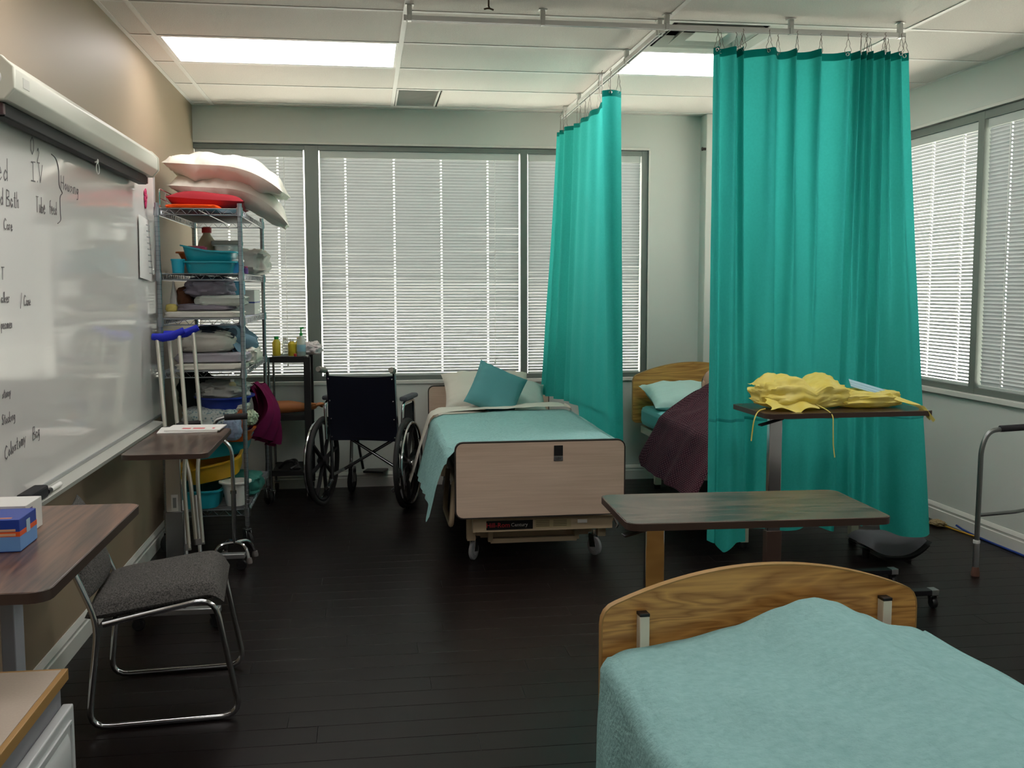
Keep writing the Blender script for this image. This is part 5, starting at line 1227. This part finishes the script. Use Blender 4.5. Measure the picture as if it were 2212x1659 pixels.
# ------------------------------------------------------------------ wheelchair
def wheelchair():
    t = thing('wheelchair', 'folding wheelchair with dark navy backrest facing the window', 'wheelchair', (-.022, 6.68, 0), radians(-17))
    R_ = .295; tw = .282
    for s in (-1, 1):
        wt = part('tyre', M().torus((s*tw, 0, R_), R_-.016, .016, 'X', 44, 10), mat('tyre_grey', '#2b2a2a', .75), t)
        part('hand_rim', M().torus((s*(tw+.034), 0, R_), R_-.032, .0085, 'X', 44, 8), chrome, t)
        wh = M().torus((s*tw, 0, R_), R_-.040, .011, 'X', 40, 6)
        for k in range(8):
            a = 2*pi*k/8+.2; wh.bar((s*tw, .03*cos(a), R_+.03*sin(a)), (s*tw, (R_-.04)*cos(a), R_+(R_-.04)*sin(a)), .016, .022, (1, 0, 0))
        part('wheel', wh.cyl((s*tw-.028, 0, R_), (s*tw+.028, 0, R_), .036, 16), black, t)
        part('axle_cap', M().lathe([(.016, 0), (.016, .01), (.008, .014)], 12, (s*(tw+.028), 0, R_), Matrix.Rotation(s*pi/2, 3, 'Y')), chrome, t)
        for k in range(4):
            a = 2*pi*k/4+.5; part('rim_standoff', M().cyl((s*tw, (R_-.03)*cos(a), R_+(R_-.03)*sin(a)), (s*(tw+.034), (R_-.032)*cos(a), R_+(R_-.032)*sin(a)), .004, 6), chrome, t)
        x = s*.222
        part('back_post', M().tube(fillet([(x, -.0, .16), (x, -.01, .52), (x, -.065, .895), (x*1.06, -.17, .912)], .035), .0115, 10), dchrome, t)
        part('push_grip', M().tube([(x*1.03, -.10, .901), (x*1.06, -.165, .911), (x*1.07, -.195, .916)], [.019, .021, .017], 12), mat('grip_grey', '#8d887f', .8), t)
        part('side_frame', M().tube(fillet([(x, .0, .20), (x, .40, .20), (x, .43, .50), (x, .0, .48)], .05), .0115, 10), dchrome, t)
        part('arm_frame', M().tube(fillet([(s*.255, -.01, .44), (s*.262, -.01, .685), (s*.262, .28, .685), (s*.255, .30, .44)], .06), .0105, 10), chrome, t)
        part('arm_pad', M().box((s*.262-.027, .0, .695), (s*.262+.027, .30, .725)), mat('armpad', '#4e5058', .6), t, .012)
        part('skirt_guard', M().box((s*.250-.002, .02, .47), (s*.250+.002, .28, .66)), navy, t)
        part('tipping_lever', M().cyl((x, -.0, .17), (x, -.10, .135), .010, 8).lathe([(.012, 0), (.014, .02), (.01, .03)], 10, (x, -.10, .135), Matrix.Rotation(pi/2, 3, 'X')), dchrome, t)
        c = caster(t, s*.225, .42, .085, .21, rubber, dchrome, black)
        part('leg_rest', M().tube(fillet([(x, .43, .48), (x*.95, .50, .40), (x*.9, .60, .14)], .06), .0105, 10), dchrome, t)
        part('foot_plate', M().box((min(s*.04, s*.19), .56, .115), (max(s*.04, s*.19), .70, .13)), black, t, .005)
        part('brake_lever', M().cyl((s*.245, .28, .50), (s*.25, .33, .60), .007, 8), black, t)
    for s in (-1, 1): part('cross_brace', M().cyl((-s*.20, .18+s*.012, .21), (s*.20, .18+s*.012, .45), .0105, 10), dchrome, t)
    part('seat', M().grid(lambda u, v: (-.21+.42*u, .0+.42*v, .475-.02*sin(pi*u)), 12, 6).grid(lambda u, v: (-.21+.42*u, .0+.42*v, .465-.02*sin(pi*u)), 12, 6), navy, t)
    def bk(off):
        def fn(u, v):
            zz = .435+.43*v; x = -.226+.452*u; y = -.01-.055*max(0, (zz-.50)/.35)+.03*sin(pi*u)-.014+off
            return (x, y, zz-.012*sin(pi*u)*v)
        return fn
    part('backrest', M().grid(bk(0), 20, 10).grid(bk(.012), 20, 10), navy, t)
    me = mesh('rivet', M().lathe([(.006, 0), (.005, .003), (.001, .004)], 10, (0, 0, 0), Matrix.Rotation(pi/2, 3, 'X')), chrome)
    for s in (-1, 1):
        for zz in (.46, .58, .70, .845):
            put('rivet', me, t, (s*.212, -.026-.055*max(0, (zz-.50)/.35), zz))
wheelchair()

# ------------------------------------------------------------------ walker, cables, things on the floor at the right
def walker():
    t = thing('walker', 'aluminium walking frame with black grips by the right wall', 'walker', (3.17, 4.36, 0), 0)
    wm = mat('walker_alu', '#8f9391', .3, .9)
    for y in (.22, -.22):
        for nm, path in (('side_frame', [(-.20, y, .05), (-.195, y, .64), (-.16, y, .725), (.02, y, .735), (.13, y, .74), (.19, y, .66), (.20, y, .05)]),):
            part(nm, M().tube(fillet(path, .075), .0125, 10), wm, t)
        part('side_brace', M().tube([(-.195, y, .305), (.0, y, .315), (.195, y, .345)], .0095, 8), wm, t)
        part('grip', M().cyl((-.10, y, .732), (.06, y, .7385), .0165, 12), mat('grip_dark', '#2d2b2f', .8), t)
        for x in (-.20, .20):
            lg = part('leg_extension', M().cyl((x, y, .03), (x, y, .17), .0145, 10), alu, t); put('collar', mesh('collar', M().cyl((x, y, .165), (x, y, .18), .0165, 12), white), lg)
            put('rubber_tip', mesh('rubber_tip', M().lathe([(.020, 0), (.021, .015), (.016, .045)], 12, (x, y, 0)), mat('tip_brown', '#6b4a3e', .8)), lg)
    for z_ in (.50, .66): part('front_bar', M().cyl((.197, -.22, z_), (.197, .22, z_), .011, 10), wm, t)
walker()
def cables():
    yc = M().tube(catmull([(2.95, 5.9, .006), (3.15, 5.83, .006), (3.30, 5.76, .006), (3.36, 5.66, .006), (3.40, 5.56, .006), (3.41, 5.46, .006), (3.43, 5.30, .006)], 60), .005, 8)
    t = thing('yellow_cable', 'yellow cable with a tangled end along the right baseboard', 'cable', (3.3, 5.6, 0)); part('cord', yc, mat('cable_yellow', '#b98a1c', .5), t, world=True)
    part('wrap', lump_m((3.375, 5.60, 0), (.07, .10, .035), 81, .35, .8), mat('cable_wrap', '#8a7a55', .7), t, world=True)
    part('plug', M().tube([(3.335, 5.715, .012), (3.36, 5.685, .012)], .011, 8), mat('plug_pale', '#b9ab80', .6), t, world=True)
    bc = M().tube(catmull([(3.42, 5.48, .03), (3.435, 5.40, .012), (3.435, 5.2, .006), (3.435, 4.95, .006), (3.435, 4.6, .006), (3.435, 4.2, .006), (3.435, 3.4, .006)], 60), .006, 8)
    solo('blue_cable', bc, mat('cable_blue', '#173a8c', .5), 'blue network cable lying along the right baseboard', 'cable')
cables()
def floor_seat():
    t = thing('seat_pad', 'grey upholstered pad with a black curled shell on the floor below the curtain', 'seat pad', (2.72, 4.98, 0))
    def sh(off, k):
        def fn(u, v):
            a, b = 2*u-1, 2*v-1; x = a*.165*k; y = b*.15*k
            zz = .035+off+.075*max(0, a)**2.2+.085*max(0, -a)**2.5*.5
            return (x, y, zz)
        return fn
    part('shell', M().grid(sh(0, 1.0), 24, 10).grid(sh(-.02, .96), 24, 10), black, t)
    def cu(u, v):
        a, b = 2*u-1, 2*v-1; e = (max(0, 1-abs(a)**4)*max(0, 1-abs(b)**4))**.5
        return (a*.15-.01, b*.14, .042+.075*max(0, a)**2.2+.0425*max(0, -a)**2.5+.09*e)
    part('cushion', M().grid(cu, 24, 20), mat('pad_grey', '#55565a', .95), t, angle=70)
    for x in (-.12, .12): part('glide', M().cyl((x, 0, 0), (x, 0, .05), .02, 10), black, t)
floor_seat()
solo('wall_peg', M().cyl((2.452, 7.245, 2.426), (2.425, 7.245, 2.426), .010, 10).cyl((2.430, 7.245, 2.426), (2.422, 7.245, 2.426), .014, 12), mat('peg_dark', '#3a3632', .4, .6), 'small dark peg on the side of the boxed-out corner', 'peg')
